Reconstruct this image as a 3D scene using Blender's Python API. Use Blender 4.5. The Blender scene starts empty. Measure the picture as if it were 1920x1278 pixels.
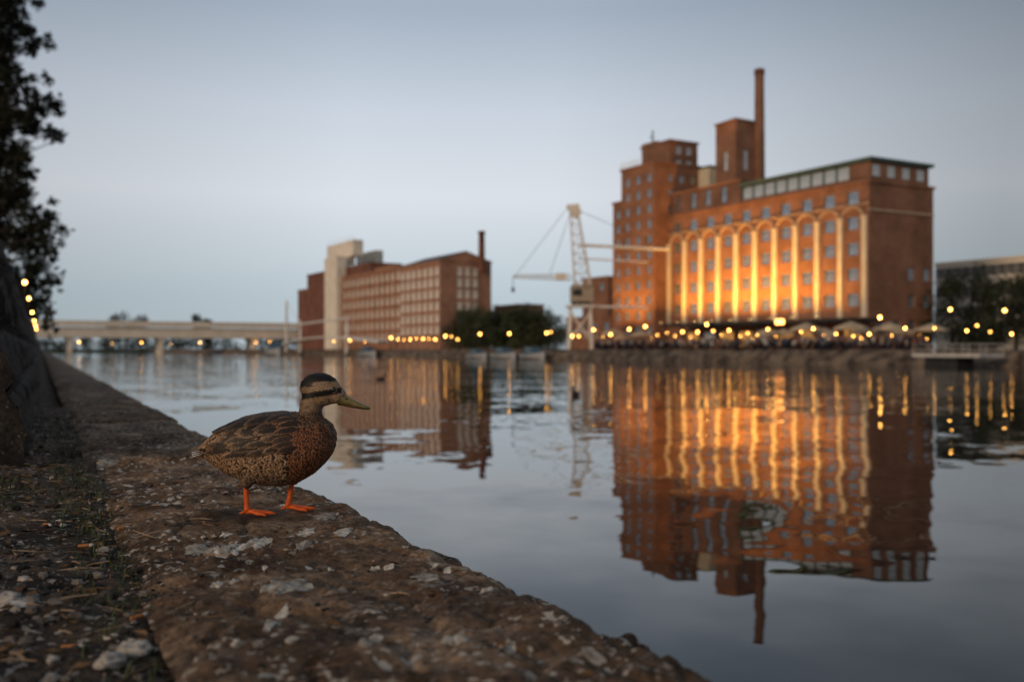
import bpy, bmesh, math, random
from mathutils import Vector, Matrix, noise
from mathutils.bvhtree import BVHTree
random.seed(7)
R=math.radians
COL=bpy.context.scene.collection
F=1867.0; HZ=654.0; CZ=0.49; WZ=-1.25

# ---------------------------------------------------------------- helpers
def link(o): COL.objects.link(o); return o
def tag(o,label=None,cat=None,group=None,kind=None):
    if label: o['label']=label
    if cat: o['category']=cat
    if group: o['group']=group
    if kind: o['kind']=kind
    return o
def empty(name,loc=(0,0,0),rz=0,label=None,cat=None,group=None):
    o=bpy.data.objects.new(name,None); link(o); o.location=loc; o.rotation_euler=(0,0,rz); o.empty_display_size=.2
    return tag(o,label,cat,group)
def mobj(name,me,parent=None,loc=(0,0,0),rz=0):
    o=bpy.data.objects.new(name,me); link(o); o.parent=parent; o.location=loc; o.rotation_euler=(0,0,rz); return o
class MB:
    def __init__(s): s.v=[]; s.f=[]; s.c=[]
    def add(s,vs,fs,col=None):
        n=len(s.v); s.v+=[tuple(v) for v in vs]; s.f+=[tuple(i+n for i in f) for f in fs]
        if col is not None: s.c+=[col]*len(vs)
        return s
    def box(s,x0,x1,y0,y1,z0,z1,col=None):
        return s.add([(x0,y0,z0),(x1,y0,z0),(x1,y1,z0),(x0,y1,z0),(x0,y0,z1),(x1,y0,z1),(x1,y1,z1),(x0,y1,z1)],
            [(0,3,2,1),(4,5,6,7),(0,1,5,4),(1,2,6,5),(2,3,7,6),(3,0,4,7)],col)
    def tube(s,pts,rad,n=8,col=None,cap=True,sy=1.0):
        pts=[Vector(p) for p in pts]
        if not hasattr(rad,'__len__'): rad=[rad]*len(pts)
        vs=[];fs=[]; up=None
        for i,p in enumerate(pts):
            d=(pts[min(i+1,len(pts)-1)]-pts[max(i-1,0)])
            if d.length<1e-9: d=Vector((0,0,1))
            d.normalize()
            if up is None:
                a=Vector((0,1,0)) if abs(d.y)<.9 else Vector((1,0,0))
            else: a=up
            u=(a-d*a.dot(d)).normalized(); up=u; w=d.cross(u)
            for j in range(n):
                t=2*math.pi*j/n
                vs.append(p+u*(math.cos(t)*rad[i]*sy)+w*(math.sin(t)*rad[i]))
        for i in range(len(pts)-1):
            for j in range(n):
                fs.append((i*n+j,i*n+(j+1)%n,(i+1)*n+(j+1)%n,(i+1)*n+j))
        if cap:
            fs.append(tuple(range(n-1,-1,-1))); b=(len(pts)-1)*n; fs.append(tuple(range(b,b+n)))
        return s.add(vs,fs,col)
    def bar(s,a,b,w=.1,col=None): return s.tube([a,b],w*.7,4,col)
    def ell(s,c,rx,ry,rz,nu=14,nv=8,col=None,M=None):
        vs=[];fs=[]
        for i in range(nv+1):
            ph=math.pi*i/nv
            for j in range(nu):
                t=2*math.pi*j/nu
                p=Vector((rx*math.sin(ph)*math.cos(t),ry*math.sin(ph)*math.sin(t),rz*math.cos(ph)))
                if M: p=M@p
                vs.append(p+Vector(c))
        for i in range(nv):
            for j in range(nu):
                a,b,c2,d=i*nu+j,(i+1)*nu+j,(i+1)*nu+(j+1)%nu,i*nu+(j+1)%nu
                fs.append((a,b,c2,d))
        return s.add(vs,fs,col)
    def lathe(s,prof,n=12,c=(0,0,0),col=None):
        vs=[];fs=[]
        for r,z in prof:
            for j in range(n):
                t=2*math.pi*(j+.5)/n; vs.append((c[0]+r*math.cos(t),c[1]+r*math.sin(t),c[2]+z))
        for i in range(len(prof)-1):
            for j in range(n): fs.append((i*n+j,i*n+(j+1)%n,(i+1)*n+(j+1)%n,(i+1)*n+j))
        return s.add(vs,fs,col)
    def prism(s,poly,y0,y1):
        n=len(poly)
        vs=[(x,y0,z) for x,z in poly]+[(x,y1,z) for x,z in poly]
        fs=[tuple(range(n)),tuple(range(2*n-1,n-1,-1))]+[(i,i+n,(i+1)%n+n,(i+1)%n) for i in range(n)]
        return s.add(vs,fs)
    def mesh(s,name,mat,smooth=False,off=(0,0,0),uv=True):
        me=bpy.data.meshes.new(name)
        ox,oy,oz=off
        me.from_pydata([(x-ox,y-oy,z-oz) for x,y,z in s.v],[],s.f); me.update()
        if mat: me.materials.append(mat)
        if smooth: me.polygons.foreach_set('use_smooth',[True]*len(me.polygons))
        if uv and len(s.f)<60000:
            ul=me.uv_layers.new(name='UVMap')
            for p in me.polygons:
                n=p.normal; ax=abs(n.x);ay=abs(n.y);az=abs(n.z)
                for li in p.loop_indices:
                    c=me.vertices[me.loops[li].vertex_index].co
                    ul.data[li].uv=(c.x,c.y) if az>ax and az>ay else ((c.y,c.z) if ax>ay else (c.x,c.z))
        if s.c and len(s.c)==len(s.v):
            a=me.color_attributes.new('Col','FLOAT_COLOR','POINT')
            flat=[]
            for c in s.c: flat+= [c[0],c[1],c[2],1]
            a.data.foreach_set('color',flat)
        return me
    def build(s,name,mat,parent=None,smooth=False,off=(0,0,0),loc=(0,0,0),rz=0,uv=True):
        return mobj(name,s.mesh(name,mat,smooth,off,uv),parent,loc,rz)
ONES=['','first','second','third','fourth','fifth','sixth','seventh','eighth','ninth','tenth','eleventh','twelfth','thirteenth','fourteenth','fifteenth','sixteenth','seventeenth','eighteenth','nineteenth']
TENS={2:('twentieth','twenty'),3:('thirtieth','thirty'),4:('fortieth','forty'),5:('fiftieth','fifty'),6:('sixtieth','sixty'),7:('seventieth','seventy'),8:('eightieth','eighty')}
def ordn(i):
    if i<20: return ONES[i]
    t,o=divmod(i,10); return TENS[t][0] if o==0 else TENS[t][1]+'-'+ONES[o]

# ---------------------------------------------------------------- materials
def newmat(name):
    m=bpy.data.materials.new(name); m.use_nodes=True; nt=m.node_tree
    return m,nt,nt.nodes,nt.links,nt.nodes['Principled BSDF']
def ramp(N,p):
    r=N.new('ShaderNodeValToRGB'); e=r.color_ramp.elements
    while len(e)<len(p): e.new(.5)
    for i,(pos,c) in enumerate(p):
        e[i].position=pos; e[i].color=(c[0],c[1],c[2],1) if hasattr(c,'__len__') else (c,c,c,1)
    return r
def M(name,c1,c2=None,scale=5,rough=.8,bump=0,detail=5,metal=0,spec=.3,bscale=None):
    m,nt,N,L,b=newmat(name)
    c2=c2 or tuple(x*.75 for x in c1)
    tc=N.new('ShaderNodeTexCoord')
    n=N.new('ShaderNodeTexNoise'); n.inputs['Scale'].default_value=scale; n.inputs['Detail'].default_value=detail
    L.new(tc.outputs['Object'],n.inputs['Vector'])
    r=ramp(N,[(.35,c2),(.65,c1)]); L.new(n.outputs['Fac'],r.inputs['Fac']); L.new(r.outputs['Color'],b.inputs['Base Color'])
    b.inputs['Roughness'].default_value=rough; b.inputs['Metallic'].default_value=metal
    b.inputs['Specular IOR Level'].default_value=spec
    if bump:
        n2=N.new('ShaderNodeTexNoise'); n2.inputs['Scale'].default_value=bscale or scale*4; n2.inputs['Detail'].default_value=6
        L.new(tc.outputs['Object'],n2.inputs['Vector'])
        bp=N.new('ShaderNodeBump'); bp.inputs['Strength'].default_value=1; bp.inputs['Distance'].default_value=bump
        L.new(n2.outputs['Fac'],bp.inputs['Height']); L.new(bp.outputs['Normal'],b.inputs['Normal'])
    return m
def brick(name,c1,c2,mortar):
    m,nt,N,L,b=newmat(name)
    uv=N.new('ShaderNodeUVMap'); t=N.new('ShaderNodeTexBrick')
    L.new(uv.outputs['UV'],t.inputs['Vector'])
    t.inputs['Color1'].default_value=(*c1,1); t.inputs['Color2'].default_value=(*c2,1); t.inputs['Mortar'].default_value=(*mortar,1)
    t.inputs['Scale'].default_value=1; t.inputs['Mortar Size'].default_value=.012; t.inputs['Brick Width'].default_value=.5; t.inputs['Row Height'].default_value=.16
    tc=N.new('ShaderNodeTexCoord'); n=N.new('ShaderNodeTexNoise'); n.inputs['Scale'].default_value=.22; n.inputs['Detail'].default_value=8; n.inputs['Roughness'].default_value=.65
    L.new(tc.outputs['Object'],n.inputs['Vector'])
    r=ramp(N,[(.3,.55),(.7,1.2)]); L.new(n.outputs['Fac'],r.inputs['Fac'])
    mx=N.new('ShaderNodeMixRGB'); mx.blend_type='MULTIPLY'; mx.inputs['Fac'].default_value=1
    L.new(t.outputs['Color'],mx.inputs['Color1']); L.new(r.outputs['Color'],mx.inputs['Color2'])
    L.new(mx.outputs['Color'],b.inputs['Base Color']); b.inputs['Roughness'].default_value=.9; b.inputs['Specular IOR Level'].default_value=.15
    return m
def emis(name,c,s):
    m,nt,N,L,b=newmat(name); N.remove(b)
    e=N.new('ShaderNodeEmission'); e.inputs['Color'].default_value=(*c,1); e.inputs['Strength'].default_value=s
    L.new(e.outputs[0],N['Material Output'].inputs['Surface']); return m
def colmat(name,rough=.85,spec=.2,mul=1):
    m,nt,N,L,b=newmat(name); a=N.new('ShaderNodeVertexColor'); a.layer_name='Col'
    tc=N.new('ShaderNodeTexCoord'); n=N.new('ShaderNodeTexNoise'); n.inputs['Scale'].default_value=60; L.new(tc.outputs['Object'],n.inputs['Vector'])
    r=ramp(N,[(.3,.6*mul),(.7,1.1*mul)]); L.new(n.outputs['Fac'],r.inputs['Fac'])
    mx=N.new('ShaderNodeMixRGB'); mx.blend_type='MULTIPLY'; mx.inputs['Fac'].default_value=1
    L.new(a.outputs['Color'],mx.inputs['Color1']); L.new(r.outputs['Color'],mx.inputs['Color2']); L.new(mx.outputs['Color'],b.inputs['Base Color'])
    b.inputs['Roughness'].default_value=rough; b.inputs['Specular IOR Level'].default_value=spec; return m

BRICK=brick('red_brick',(.33,.155,.092),(.26,.122,.072),(.26,.155,.105))
BRICK2=brick('far_brick',(.48,.235,.14),(.40,.195,.115),(.33,.205,.15))
DBRICK=brick('dark_brick',(.24,.10,.066),(.20,.08,.053),(.18,.11,.08))
CREAM=M('cream_render',(.70,.60,.43),(.58,.49,.34),.6)
PALE=M('pale_concrete',(.86,.75,.60),(.70,.60,.48),.3)
CONC=M('bridge_concrete',(.86,.76,.62),(.74,.64,.51),.25)
DARKM=M('dark_metal',(.03,.03,.03),(.02,.02,.02),3,.6)
ROOF=M('dark_roofing',(.08,.07,.065),(.05,.045,.045),1,.8)
GREEN=M('green_roof_edge',(.07,.12,.10),(.06,.09,.08),1,.6)
WHITEM=M('white_painted_steel',(.82,.77,.69),(.64,.59,.52),1.5,.55)
GLASS=M('window_glass',(.42,.46,.50),(.20,.23,.26),.35,.18,metal=.75,spec=.8)
LG=M('light_window_glass',(.60,.64,.67),(.42,.47,.5),.4,.2,spec=.8)
PGLASS=M('pale_window_glass',(.95,.84,.68),(.62,.52,.41),.35,.3,spec=.6)
FRAME=M('window_frame_paint',(.30,.27,.23),(.22,.2,.17),2,.6)
LAMP=emis('lamp_glow',(1,.45,.09),25)
WARMWIN=emis('warm_shop_glow',(1,.45,.12),.5)
SIGNGLOW=emis('orange_sign_glow',(1,.36,.08),9)

# ---------------------------------------------------------------- far-bank frame
TH=math.atan2(-.8721,.4894); CX,CY=50.2,140.0
Xv=Vector((.4894,-.8721)); Yv=Vector((.8721,.4894))
BZ=.4
def FB(a,b,z=0): return Vector((CX+a*Xv.x+b*Yv.x,CY+a*Xv.y+b*Yv.y,z))
def S(px,b):
    k=(px-960)/F
    a=(k*(CY+b*Yv.y)-(CX+b*Yv.x))/(Xv.x-k*Xv.y)
    return a,CY+a*Xv.y+b*Yv.y
def ZZ(py,d): return CZ+(HZ-py)/F*d
def Sb(px,a):
    k=(px-960)/F
    return (k*(CY+a*Xv.y)-(CX+a*Xv.x))/(Yv.x-k*Yv.y)

# ---------------------------------------------------------------- near-quay frame
Q=Vector((-.4275,.904)); P_=Vector((.904,.4275))
def E(s,r,z=0): return Vector((.95+s*Q.x+r*P_.x, s*Q.y+r*P_.y, z))
def Einv(x,y): rx=x-.95; return (Q.x*rx+Q.y*y, P_.x*rx+P_.y*y)
def G(px,py): Y=F*CZ/(py-HZ); return ((px-960)/F*Y,Y)
JOINTS=[-1.2,.05,1.30,2.56,4.0,5.15,6.4,7.8,9.0,10.3,11.6,13,14.5,16]
OFF=[random.uniform(-.014,.014) for _ in JOINTS]; OFF[1]=.0; OFF[2]=.018; OFF[3]=0; OFF[4]=-.02
DS=Einv(-.70,2.95)
def N3(x,y,z=0): return noise.noise(Vector((x,y,z)))
def edge(s):
    dj=min(abs(s-j) for j in JOINTS)
    return .022+.020*N3(s*1.6,4.2,0)+.016*N3(s*7,1.2,0)+.010*N3(s*21,1.2,4)-.045*math.exp(-(dj/.05)**2)+.085*max(0,min(1,(1.9-s)/.7))
def H(s,r):
    i=0
    while i<len(JOINTS)-2 and s>JOINTS[i+1]+.05*N3(r*3,JOINTS[i+1]): i+=1
    d=min(abs(s-j-.05*N3(r*3,j)) for j in JOINTS)
    h=OFF[i]+.018*N3(s*1.9,r*1.9,3)+.015*N3(s*6,r*6,1)+.011*N3(s*17,r*17,2)+.007*N3(s*48,r*48,5)
    rid=abs(N3(s*4.2,r*4.2,11)); h-=.014*max(0,1-rid/.06)
    dd=(s-DS[0])**2+(r-DS[1])**2
    h*=1-math.exp(-dd/.022)
    h-=.07*math.exp(-(d/.024)**2)
    e=edge(s); rr=r-e
    if rr>-.06: h-=.032*((rr+.06)/.06)**2
    if r<-.58: h-=.025*((-.58-r)/.1)**2
    return h

def stone_mat(name,dark,mid,light,lich=.60,speck=.60,lc=(.40,.36,.31)):
    m,nt,N,L,b=newmat(name)
    tc=N.new('ShaderNodeTexCoord')
    def ns(sc,det=6,ro=.6):
        n=N.new('ShaderNodeTexNoise'); n.inputs['Scale'].default_value=sc; n.inputs['Detail'].default_value=det; n.inputs['Roughness'].default_value=ro
        L.new(tc.outputs['Object'],n.inputs['Vector']); return n
    n1=ns(3.6,9,.7); r1=ramp(N,[(.34,dark),(.5,mid),(.66,light)]); L.new(n1.outputs['Fac'],r1.inputs['Fac'])
    n2=ns(38,7,.8); r2=ramp(N,[(.34,.15),(.5,.95),(.68,1.7)]); L.new(n2.outputs['Fac'],r2.inputs['Fac'])
    mx=N.new('ShaderNodeMixRGB'); mx.blend_type='MULTIPLY'; mx.inputs['Fac'].default_value=1
    L.new(r1.outputs['Color'],mx.inputs['Color1']); L.new(r2.outputs['Color'],mx.inputs['Color2'])
    n3=ns(9,7,.75); r3=ramp(N,[(lich,0),(lich+.05,1)]); L.new(n3.outputs['Fac'],r3.inputs['Fac'])
    n4=ns(46,3,.5); r4=ramp(N,[(speck,0),(speck+.04,1)]); L.new(n4.outputs['Fac'],r4.inputs['Fac'])
    ma=N.new('ShaderNodeMath'); ma.operation='MULTIPLY'; L.new(r3.outputs['Color'],ma.inputs[0]); ma.inputs[1].default_value=.5
    m2=N.new('ShaderNodeMixRGB'); L.new(ma.outputs[0],m2.inputs['Fac']); L.new(mx.outputs['Color'],m2.inputs['Color1']); m2.inputs['Color2'].default_value=(lc[0]*.6,lc[1]*.6,lc[2]*.6,1)
    mb=N.new('ShaderNodeMath'); mb.operation='MULTIPLY'; L.new(r4.outputs['Color'],mb.inputs[0])
    n5=ns(2.1,4,.6); r5=ramp(N,[(.40,0),(.54,.95)]); L.new(n5.outputs['Fac'],r5.inputs['Fac']); L.new(r5.outputs['Color'],mb.inputs[1])
    m3=N.new('ShaderNodeMixRGB'); L.new(mb.outputs[0],m3.inputs['Fac']); L.new(m2.outputs['Color'],m3.inputs['Color1']); m3.inputs['Color2'].default_value=(*lc,1)
    L.new(m3.outputs['Color'],b.inputs['Base Color']); b.inputs['Roughness'].default_value=.85; b.inputs['Specular IOR Level'].default_value=.25
    bp=N.new('ShaderNodeBump'); bp.inputs['Distance'].default_value=.014; bp.inputs['Strength'].default_value=1
    n6=ns(60,8,.72); L.new(n6.outputs['Fac'],bp.inputs['Height']); L.new(bp.outputs['Normal'],b.inputs['Normal'])
    return m
STONE=stone_mat('weathered_stone',(.036,.019,.010),(.170,.102,.058),(.40,.265,.165),.585,.59,(.66,.58,.48))
DIRT=stone_mat('dark_dirt',(.018,.012,.007),(.066,.043,.026),(.15,.102,.066),.64,.60,(.48,.42,.35))
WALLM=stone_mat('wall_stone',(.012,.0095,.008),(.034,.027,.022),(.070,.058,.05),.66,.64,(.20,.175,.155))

qroot=empty('quay_wall',tuple(E(3,0,WZ)),0,'long weathered stone quay edge under the duck, running to the bridge','quay')
QO=tuple(E(3,0,WZ))
def slab(s0,s1,res,parent):
    mb=MB(); ns=max(2,int((s1-s0)/res)); nr=int(.68/res)
    rows=[]
    for i in range(ns+1):
        s=s0+.003+(s1-s0-.006)*i/ns
        e=edge(s)
        row=[]
        for j in range(nr+1):
            r=-.68+(.68+e)*j/nr
            row.append(E(s,r,H(s,r)))
        zt=row[-1].z
        for dr,dz in ((.008,-.02),(.012,-.07),(.0,-.15),(-.02,-.25)):
            row.append(E(s,e+dr+.014*N3(s*5,dz*9,2),zt+dz))
        rows.append(row)
    w=len(rows[0])
    vs=[p for row in rows for p in row]
    fs=[(i*w+j,i*w+j+1,(i+1)*w+j+1,(i+1)*w+j) for i in range(ns) for j in range(w-1)]
    mb.add(vs,fs); o=mb.build('coping_stone',STONE,parent,True,QO,uv=False); return o
for i in range(len(JOINTS)-1):
    slab(JOINTS[i],JOINTS[i+1],.009 if JOINTS[i+1]<4.5 else (.018 if JOINTS[i+1]<7 else .04),qroot)
mb=MB(); s=16.0
rows=[]
while s<372:
    e=.05*N3(s*.9,4,0); row=[]
    for r,z in ((-.68,-.04),(-.6,0),(-.3,.01),(e-.05,0),(e,-.03),(e,-.25)): row.append(E(s,r,z+.02*N3(s*1.3,r*3,0)))
    rows.append(row); s*=1.012
w=6; mb.add([p for r_ in rows for p in r_],[(i*w+j,i*w+j+1,(i+1)*w+j+1,(i+1)*w+j) for i in range(len(rows)-1) for j in range(5)])
mb.build('coping_run',STONE,qroot,True,QO,uv=False)
mb=MB(); vs=[]; n=220
ss=[-3*(1-i/20) if i<20 else 0+ (i-20)**2.1*.0052 for i in range(n)]
ss=[x for x in ss if x<372]+[372]
for s in ss:
    for z in (-.2,-.6,-1.0,-1.8): vs.append(E(s,-.03+.05*N3(s*2.3,z*3,1),z))
mb.add(vs,[(i*4+j,i*4+j+1,(i+1)*4+j+1,(i+1)*4+j) for i in range(len(ss)-1) for j in range(3)])
mb.build('wall_face',STONE,qroot,True,QO,uv=False)
def rock(c,rx,ry,rz,seed,rz_=0,nu=12,nv=8,rough=.35):
    vs=[];fs=[]; cr,sr=math.cos(rz_),math.sin(rz_)
    for i in range(nv+1):
        ph=math.pi*i/nv
        for j in range(nu):
            t=2*math.pi*j/nu
            d=Vector((math.sin(ph)*math.cos(t),math.sin(ph)*math.sin(t),math.cos(ph)))
            q=1+rough*noise.noise(d*1.7+Vector((seed*3.1,seed,0)))+rough*.4*noise.noise(d*4+Vector((seed,0,seed)))
            x,y,z=d.x*rx*q,d.y*ry*q,d.z*rz*q
            vs.append((c[0]+x*cr-y*sr,c[1]+x*sr+y*cr,c[2]+z))
    for i in range(nv):
        for j in range(nu): fs.append((i*nu+j,(i+1)*nu+j,(i+1)*nu+(j+1)%nu,i*nu+(j+1)%nu))
    return vs,fs
QA=math.atan2(Q.y,Q.x)
for i,(s,rx,ry,dz) in enumerate([(1.86,.06,.04,-.042),(2.2,.17,.05,-.066),(2.75,.18,.05,-.068),(3.25,.15,.04,-.07)]):
    mb=MB(); mb.add(*rock(tuple(E(s,edge(s)+.032,dz)),rx,ry,.036,i+2,QA,24,14,.4)); mb.build('edge_stone',STONE,qroot,True,QO,uv=False)

mb=MB(); vs=[]; ns_,nr_=360,90
def HD(s,r): return -.028+.016*N3(s*1.7,r*1.7,7)+.014*N3(s*5,r*5,3)+.010*N3(s*16,r*16,8)+.006*N3(s*40,r*40,2)+.025*max(0,min(1,(-r-.66)/.3))
for i in range(ns_+1):
    s=-.6+10.6*(i/ns_)**1.3
    for j in range(nr_+1):
        r=-.60-2.4*(j/nr_)**1.4
        vs.append(E(s,r,HD(s,r)-(.05 if r>-.64 else 0)))
w=nr_+1
mb.add(vs,[(i*w+j,i*w+j+1,(i+1)*w+j+1,(i+1)*w+j) for i in range(ns_) for j in range(nr_)])
tag(mb.build('path',DIRT,None,True,uv=False),kind='structure')
mb=MB(); mb.add([E(-60,-.55,-.14),E(420,-.55,-.14),E(420,-3000,-.14),E(-60,-3000,-.14)],[(0,1,2,3)]); tag(mb.build('ground',DIRT),kind='structure')

mb=MB()
for i in range(9500):
    s=random.uniform(.6,9) if random.random()<.6 else random.uniform(.6,3.2); r=random.uniform(-1.75,-.62) if i%6 else -.68+.66*random.random()**1.6
    if s>5.1 and r<-.93: continue
    on=r>-.66
    if on and (s-DS[0])**2+(r-DS[1])**2<.04: continue
    z=H(s,r) if on else HD(s,r)
    q=random.random(); sz=(.0024+.0125*q**5) if not on else .0016+.0055*q**5
    g=random.choice([.03,.045,.06,.09,.14,.22,.46])*random.uniform(.7,1.2)
    c=E(s,r,z+sz*.25)
    v,f=rock(tuple(c),sz*random.uniform(.8,1.6),sz,sz*.65,i*.37,random.uniform(0,3),6,4,.6)
    mb.add(v,f,(g,g*.84,g*.70))
tag(mb.build('gravel',colmat('gravel_stone'),None,False,uv=False),'loose gravel and grit scattered over the dirt strip beside the coping','gravel',kind='stuff')
mb=MB()
for i in range(900):
    s=random.uniform(.7,6); r=-.66-abs(random.gauss(0,.28)) if i%5 else random.uniform(-.66,-.1)
    if s>5.1 and r<-.93: continue
    if (s-DS[0])**2+(r-DS[1])**2<.05: continue
    z=(H(s,r) if r>-.66 else HD(s,r))+.004; c=E(s,r,z); a=random.uniform(0,6.28); d=Vector((math.cos(a),math.sin(a),random.uniform(-.15,.25))); sd=Vector((-d.y,d.x,random.uniform(-.3,.3)))
    if i%2:
        l=random.uniform(.010,.024); g=random.choice([(.18,.095,.04),(.12,.065,.03),(.28,.16,.07),(.07,.04,.02)])
        mb.add([c-d*l,c+sd*l*.5+Vector((0,0,.004)),c+d*l+Vector((0,0,.003)),c-sd*l*.5+Vector((0,0,.005)),c],[(0,1,4),(1,2,4),(2,3,4),(3,0,4)],g)
    else:
        l=random.uniform(.015,.055); mb.tube([c-d*l,c+sd*l*.12+Vector((0,0,.002)),c+d*l],[.0013,.0019,.0009],5,random.choice([(.18,.11,.065),(.06,.04,.03),(.38,.26,.17)]))
tag(mb.build('leaf_litter',colmat('litter'),None,False,uv=False),'dry leaf scraps and twigs scattered along the coping joint','leaf litter',kind='stuff')
PEB=M('pale_pebble',(.54,.48,.41),(.28,.24,.195),30,.8,.002)
def gz(s,r): return H(s,r) if r>-.66 else HD(s,r)
peb=[(250,1200,.026,'large pale pebble lying by the bottom edge left of the coping'),(205,1218,.022,'flat pale pebble beside the large pale pebble'),(45,1078,.014,'pale pebble near the left edge of the dirt strip'),(547,1231,.010,'small white pebble alone on the nearest coping slab'),(262,915,.010,'small pale pebble on the coping left of the duck tail'),(208,1176,.011,'small round pebble above the flat pale pebble'),(98,1218,.010,'small grey pebble at lower left of the dirt'),(150,895,.011,'pale pebble on dirt near the wall end'),(15,1122,.022,'wide pale stone at the left edge of the picture'),(118,975,.010,'grey pebble beside the cigarette end near the wall')]
for i,(px,py,sz,lab) in enumerate(peb):
    x,y=G(px,py); s,r=Einv(x,y); z=gz(s,r)
    mb=MB(); mb.add(*rock((0,0,sz*.3),sz*1.2,sz*.9,sz*.5,i+20,i*1.3,18,12,.55)); tag(mb.build('pebble',PEB,None,True,loc=(x,y,z)),lab,'pebble')
FILT=M('filter_paper',(.46,.19,.065),(.33,.12,.04),60,.8); CPAP=M('cigarette_paper',(.6,.55,.48),(.35,.3,.26),50,.8)
for i,(px,py,a,lab) in enumerate([(88,980,.6,'orange cigarette end on dirt nearest the wall end'),(160,1013,-.3,'cigarette end on dirt beside the coping at mid left'),(230,990,-1.1,'tilted cigarette end against the coping slab'),(260,1140,-1.0,'cigarette end stuck by the nearest slab corner'),(135,1201,-.1,'long orange cigarette end at the lower left'),(277,1192,.1,'short cigarette end touching the large pale pebble')]):
    x,y=G(px,py); s,r=Einv(x,y); z=gz(s,r)+.008
    rt=empty('cigarette_butt',(x,y,z),-a,lab,'cigarette end')
    mb=MB(); mb.tube([(-.018,0,0),(-.017,0,0),(.006,0,.001),(.008,0,.001)],[.003,.0042,.0043,.0042],10); mb.build('filter',FILT,rt,True)
    mb=MB(); mb.tube([(.008,0,.001),(.016,.001,.001),(.020,.001,0)],[.0042,.0044,.003],10); mb.build('paper',CPAP,rt,True)
DROP=M('bird_dropping',(.68,.63,.55),(.26,.21,.155),55,.9,.0015)
LICH=M('grey_lichen',(.48,.43,.35),(.17,.13,.10),45,.9,.002)
def blot(px,py,w,h,seed,mat,name,lab,cat,grp=None):
    x,y=G(px,py); rad=w/2/F*y
    ry=h/2*y*y/(F*CZ)
    n=48; vs=[];fs=[]
    rings=[0,.35,.7,1.0]
    for q in rings:
        for j in range(n):
            t=2*math.pi*j/n
            m=q*(1+.45*N3(math.cos(t)*1.6+seed*7.3,math.sin(t)*1.6,seed)+.4*N3(math.cos(t)*4.5,math.sin(t)*4.5,seed*3))
            X=x+rad*m*math.cos(t); Y=y+ry*m*math.sin(t)
            s,r=Einv(X,Y); z=gz(s,r)+(.0035 if q<1 else .0006)
            vs.append((X-x,Y-y,z))
    for i in range(3):
        for j in range(n): fs.append((i*n+j,i*n+(j+1)%n,(i+1)*n+(j+1)%n,(i+1)*n+j))
    mb=MB(); mb.add(vs,fs); o=mb.build(name,mat,None,True,loc=(x,y,0)); tag(o,lab,cat,grp); return o
for i,t in enumerate([(540,1113,76,28,LICH,'lichen_patch','round grey lichen patch on the nearest slab below the duck','lichen'),
 (610,966,40,12,LICH,'lichen_patch','small ring of grey lichen just right of the duck feet','lichen'),
 (643,1003,36,13,DROP,'bird_dropping','pale dropping spot right of the duck below its feet','bird dropping'),
 (430,1026,60,16,DROP,'bird_dropping','wide pale dropping splash on slab left below the duck','bird dropping'),
 (484,1020,44,18,DROP,'bird_dropping','pale dropping splash directly below the duck feet','bird dropping'),
 (372,1028,46,12,LICH,'lichen_patch','grey lichen patch left of the pale dropping splashes','lichen'),
 (425,1003,26,7,DROP,'bird_dropping','thin pale dropping streak below the near foot','bird dropping'),
 (575,998,30,9,DROP,'bird_dropping','small dropping spot below the far foot','bird dropping'),
 (800,1092,46,11,LICH,'lichen_patch','pale lichen strip by the quay edge over the water','lichen'),
 (815,1064,26,8,DROP,'bird_dropping','white dropping spot on the quay edge','bird dropping'),
 (408,1107,22,9,DROP,'bird_dropping','white dropping spot on the nearest slab, left of round lichen','bird dropping'),
 (438,1105,16,9,DROP,'bird_dropping','tiny white dropping right beside the left white spot','bird dropping'),
 (700,1160,32,10,DROP,'bird_dropping','white dropping fleck at the middle of the nearest slab','bird dropping'),
 (510,1185,20,26,DROP,'bird_dropping','white upright smear low on the nearest slab','bird dropping'),
 (258,916,26,7,DROP,'bird_dropping','white dropping left of the duck tail','bird dropping'),
 (300,946,52,10,LICH,'lichen_patch','long grey lichen strip left of the near foot','lichen'),
 (30,1128,80,22,DROP,'bird_dropping','large pale splash on dirt at the left edge','bird dropping'),
 (200,860,30,8,LICH,'lichen_patch','faint grey lichen far up the coping','lichen'),
 (1105,1250,60,14,LICH,'lichen_patch','grey lichen patch at the bottom right quay edge','lichen')]):
    blot(t[0],t[1],t[2],t[3],i+1.3,t[4],t[5],t[6],t[7])
rg=random.Random(5)
for i in range(75):
    rg.uniform(0,1); s=rg.uniform(1.2,6.0); r=rg.uniform(-.62,-.04)
    p=E(s,r); py=HZ+F*CZ/p.y; px=960+F*p.x/p.y
    if (s-DS[0])**2+(r-DS[1])**2<.02: continue
    w_=rg.uniform(8,20)*2.4/p.y; blot(px,py,w_,w_*.34*2.4/p.y,i+40.7,DROP if i%3 else LICH,'dropping_fleck','tiny pale dropping fleck, one of many dotted over the coping stones','bird dropping','dropping flecks on the coping')
GRASS=M('weed_green',(.075,.10,.035),(.035,.05,.018),20,.7)
mb=MB()
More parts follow.
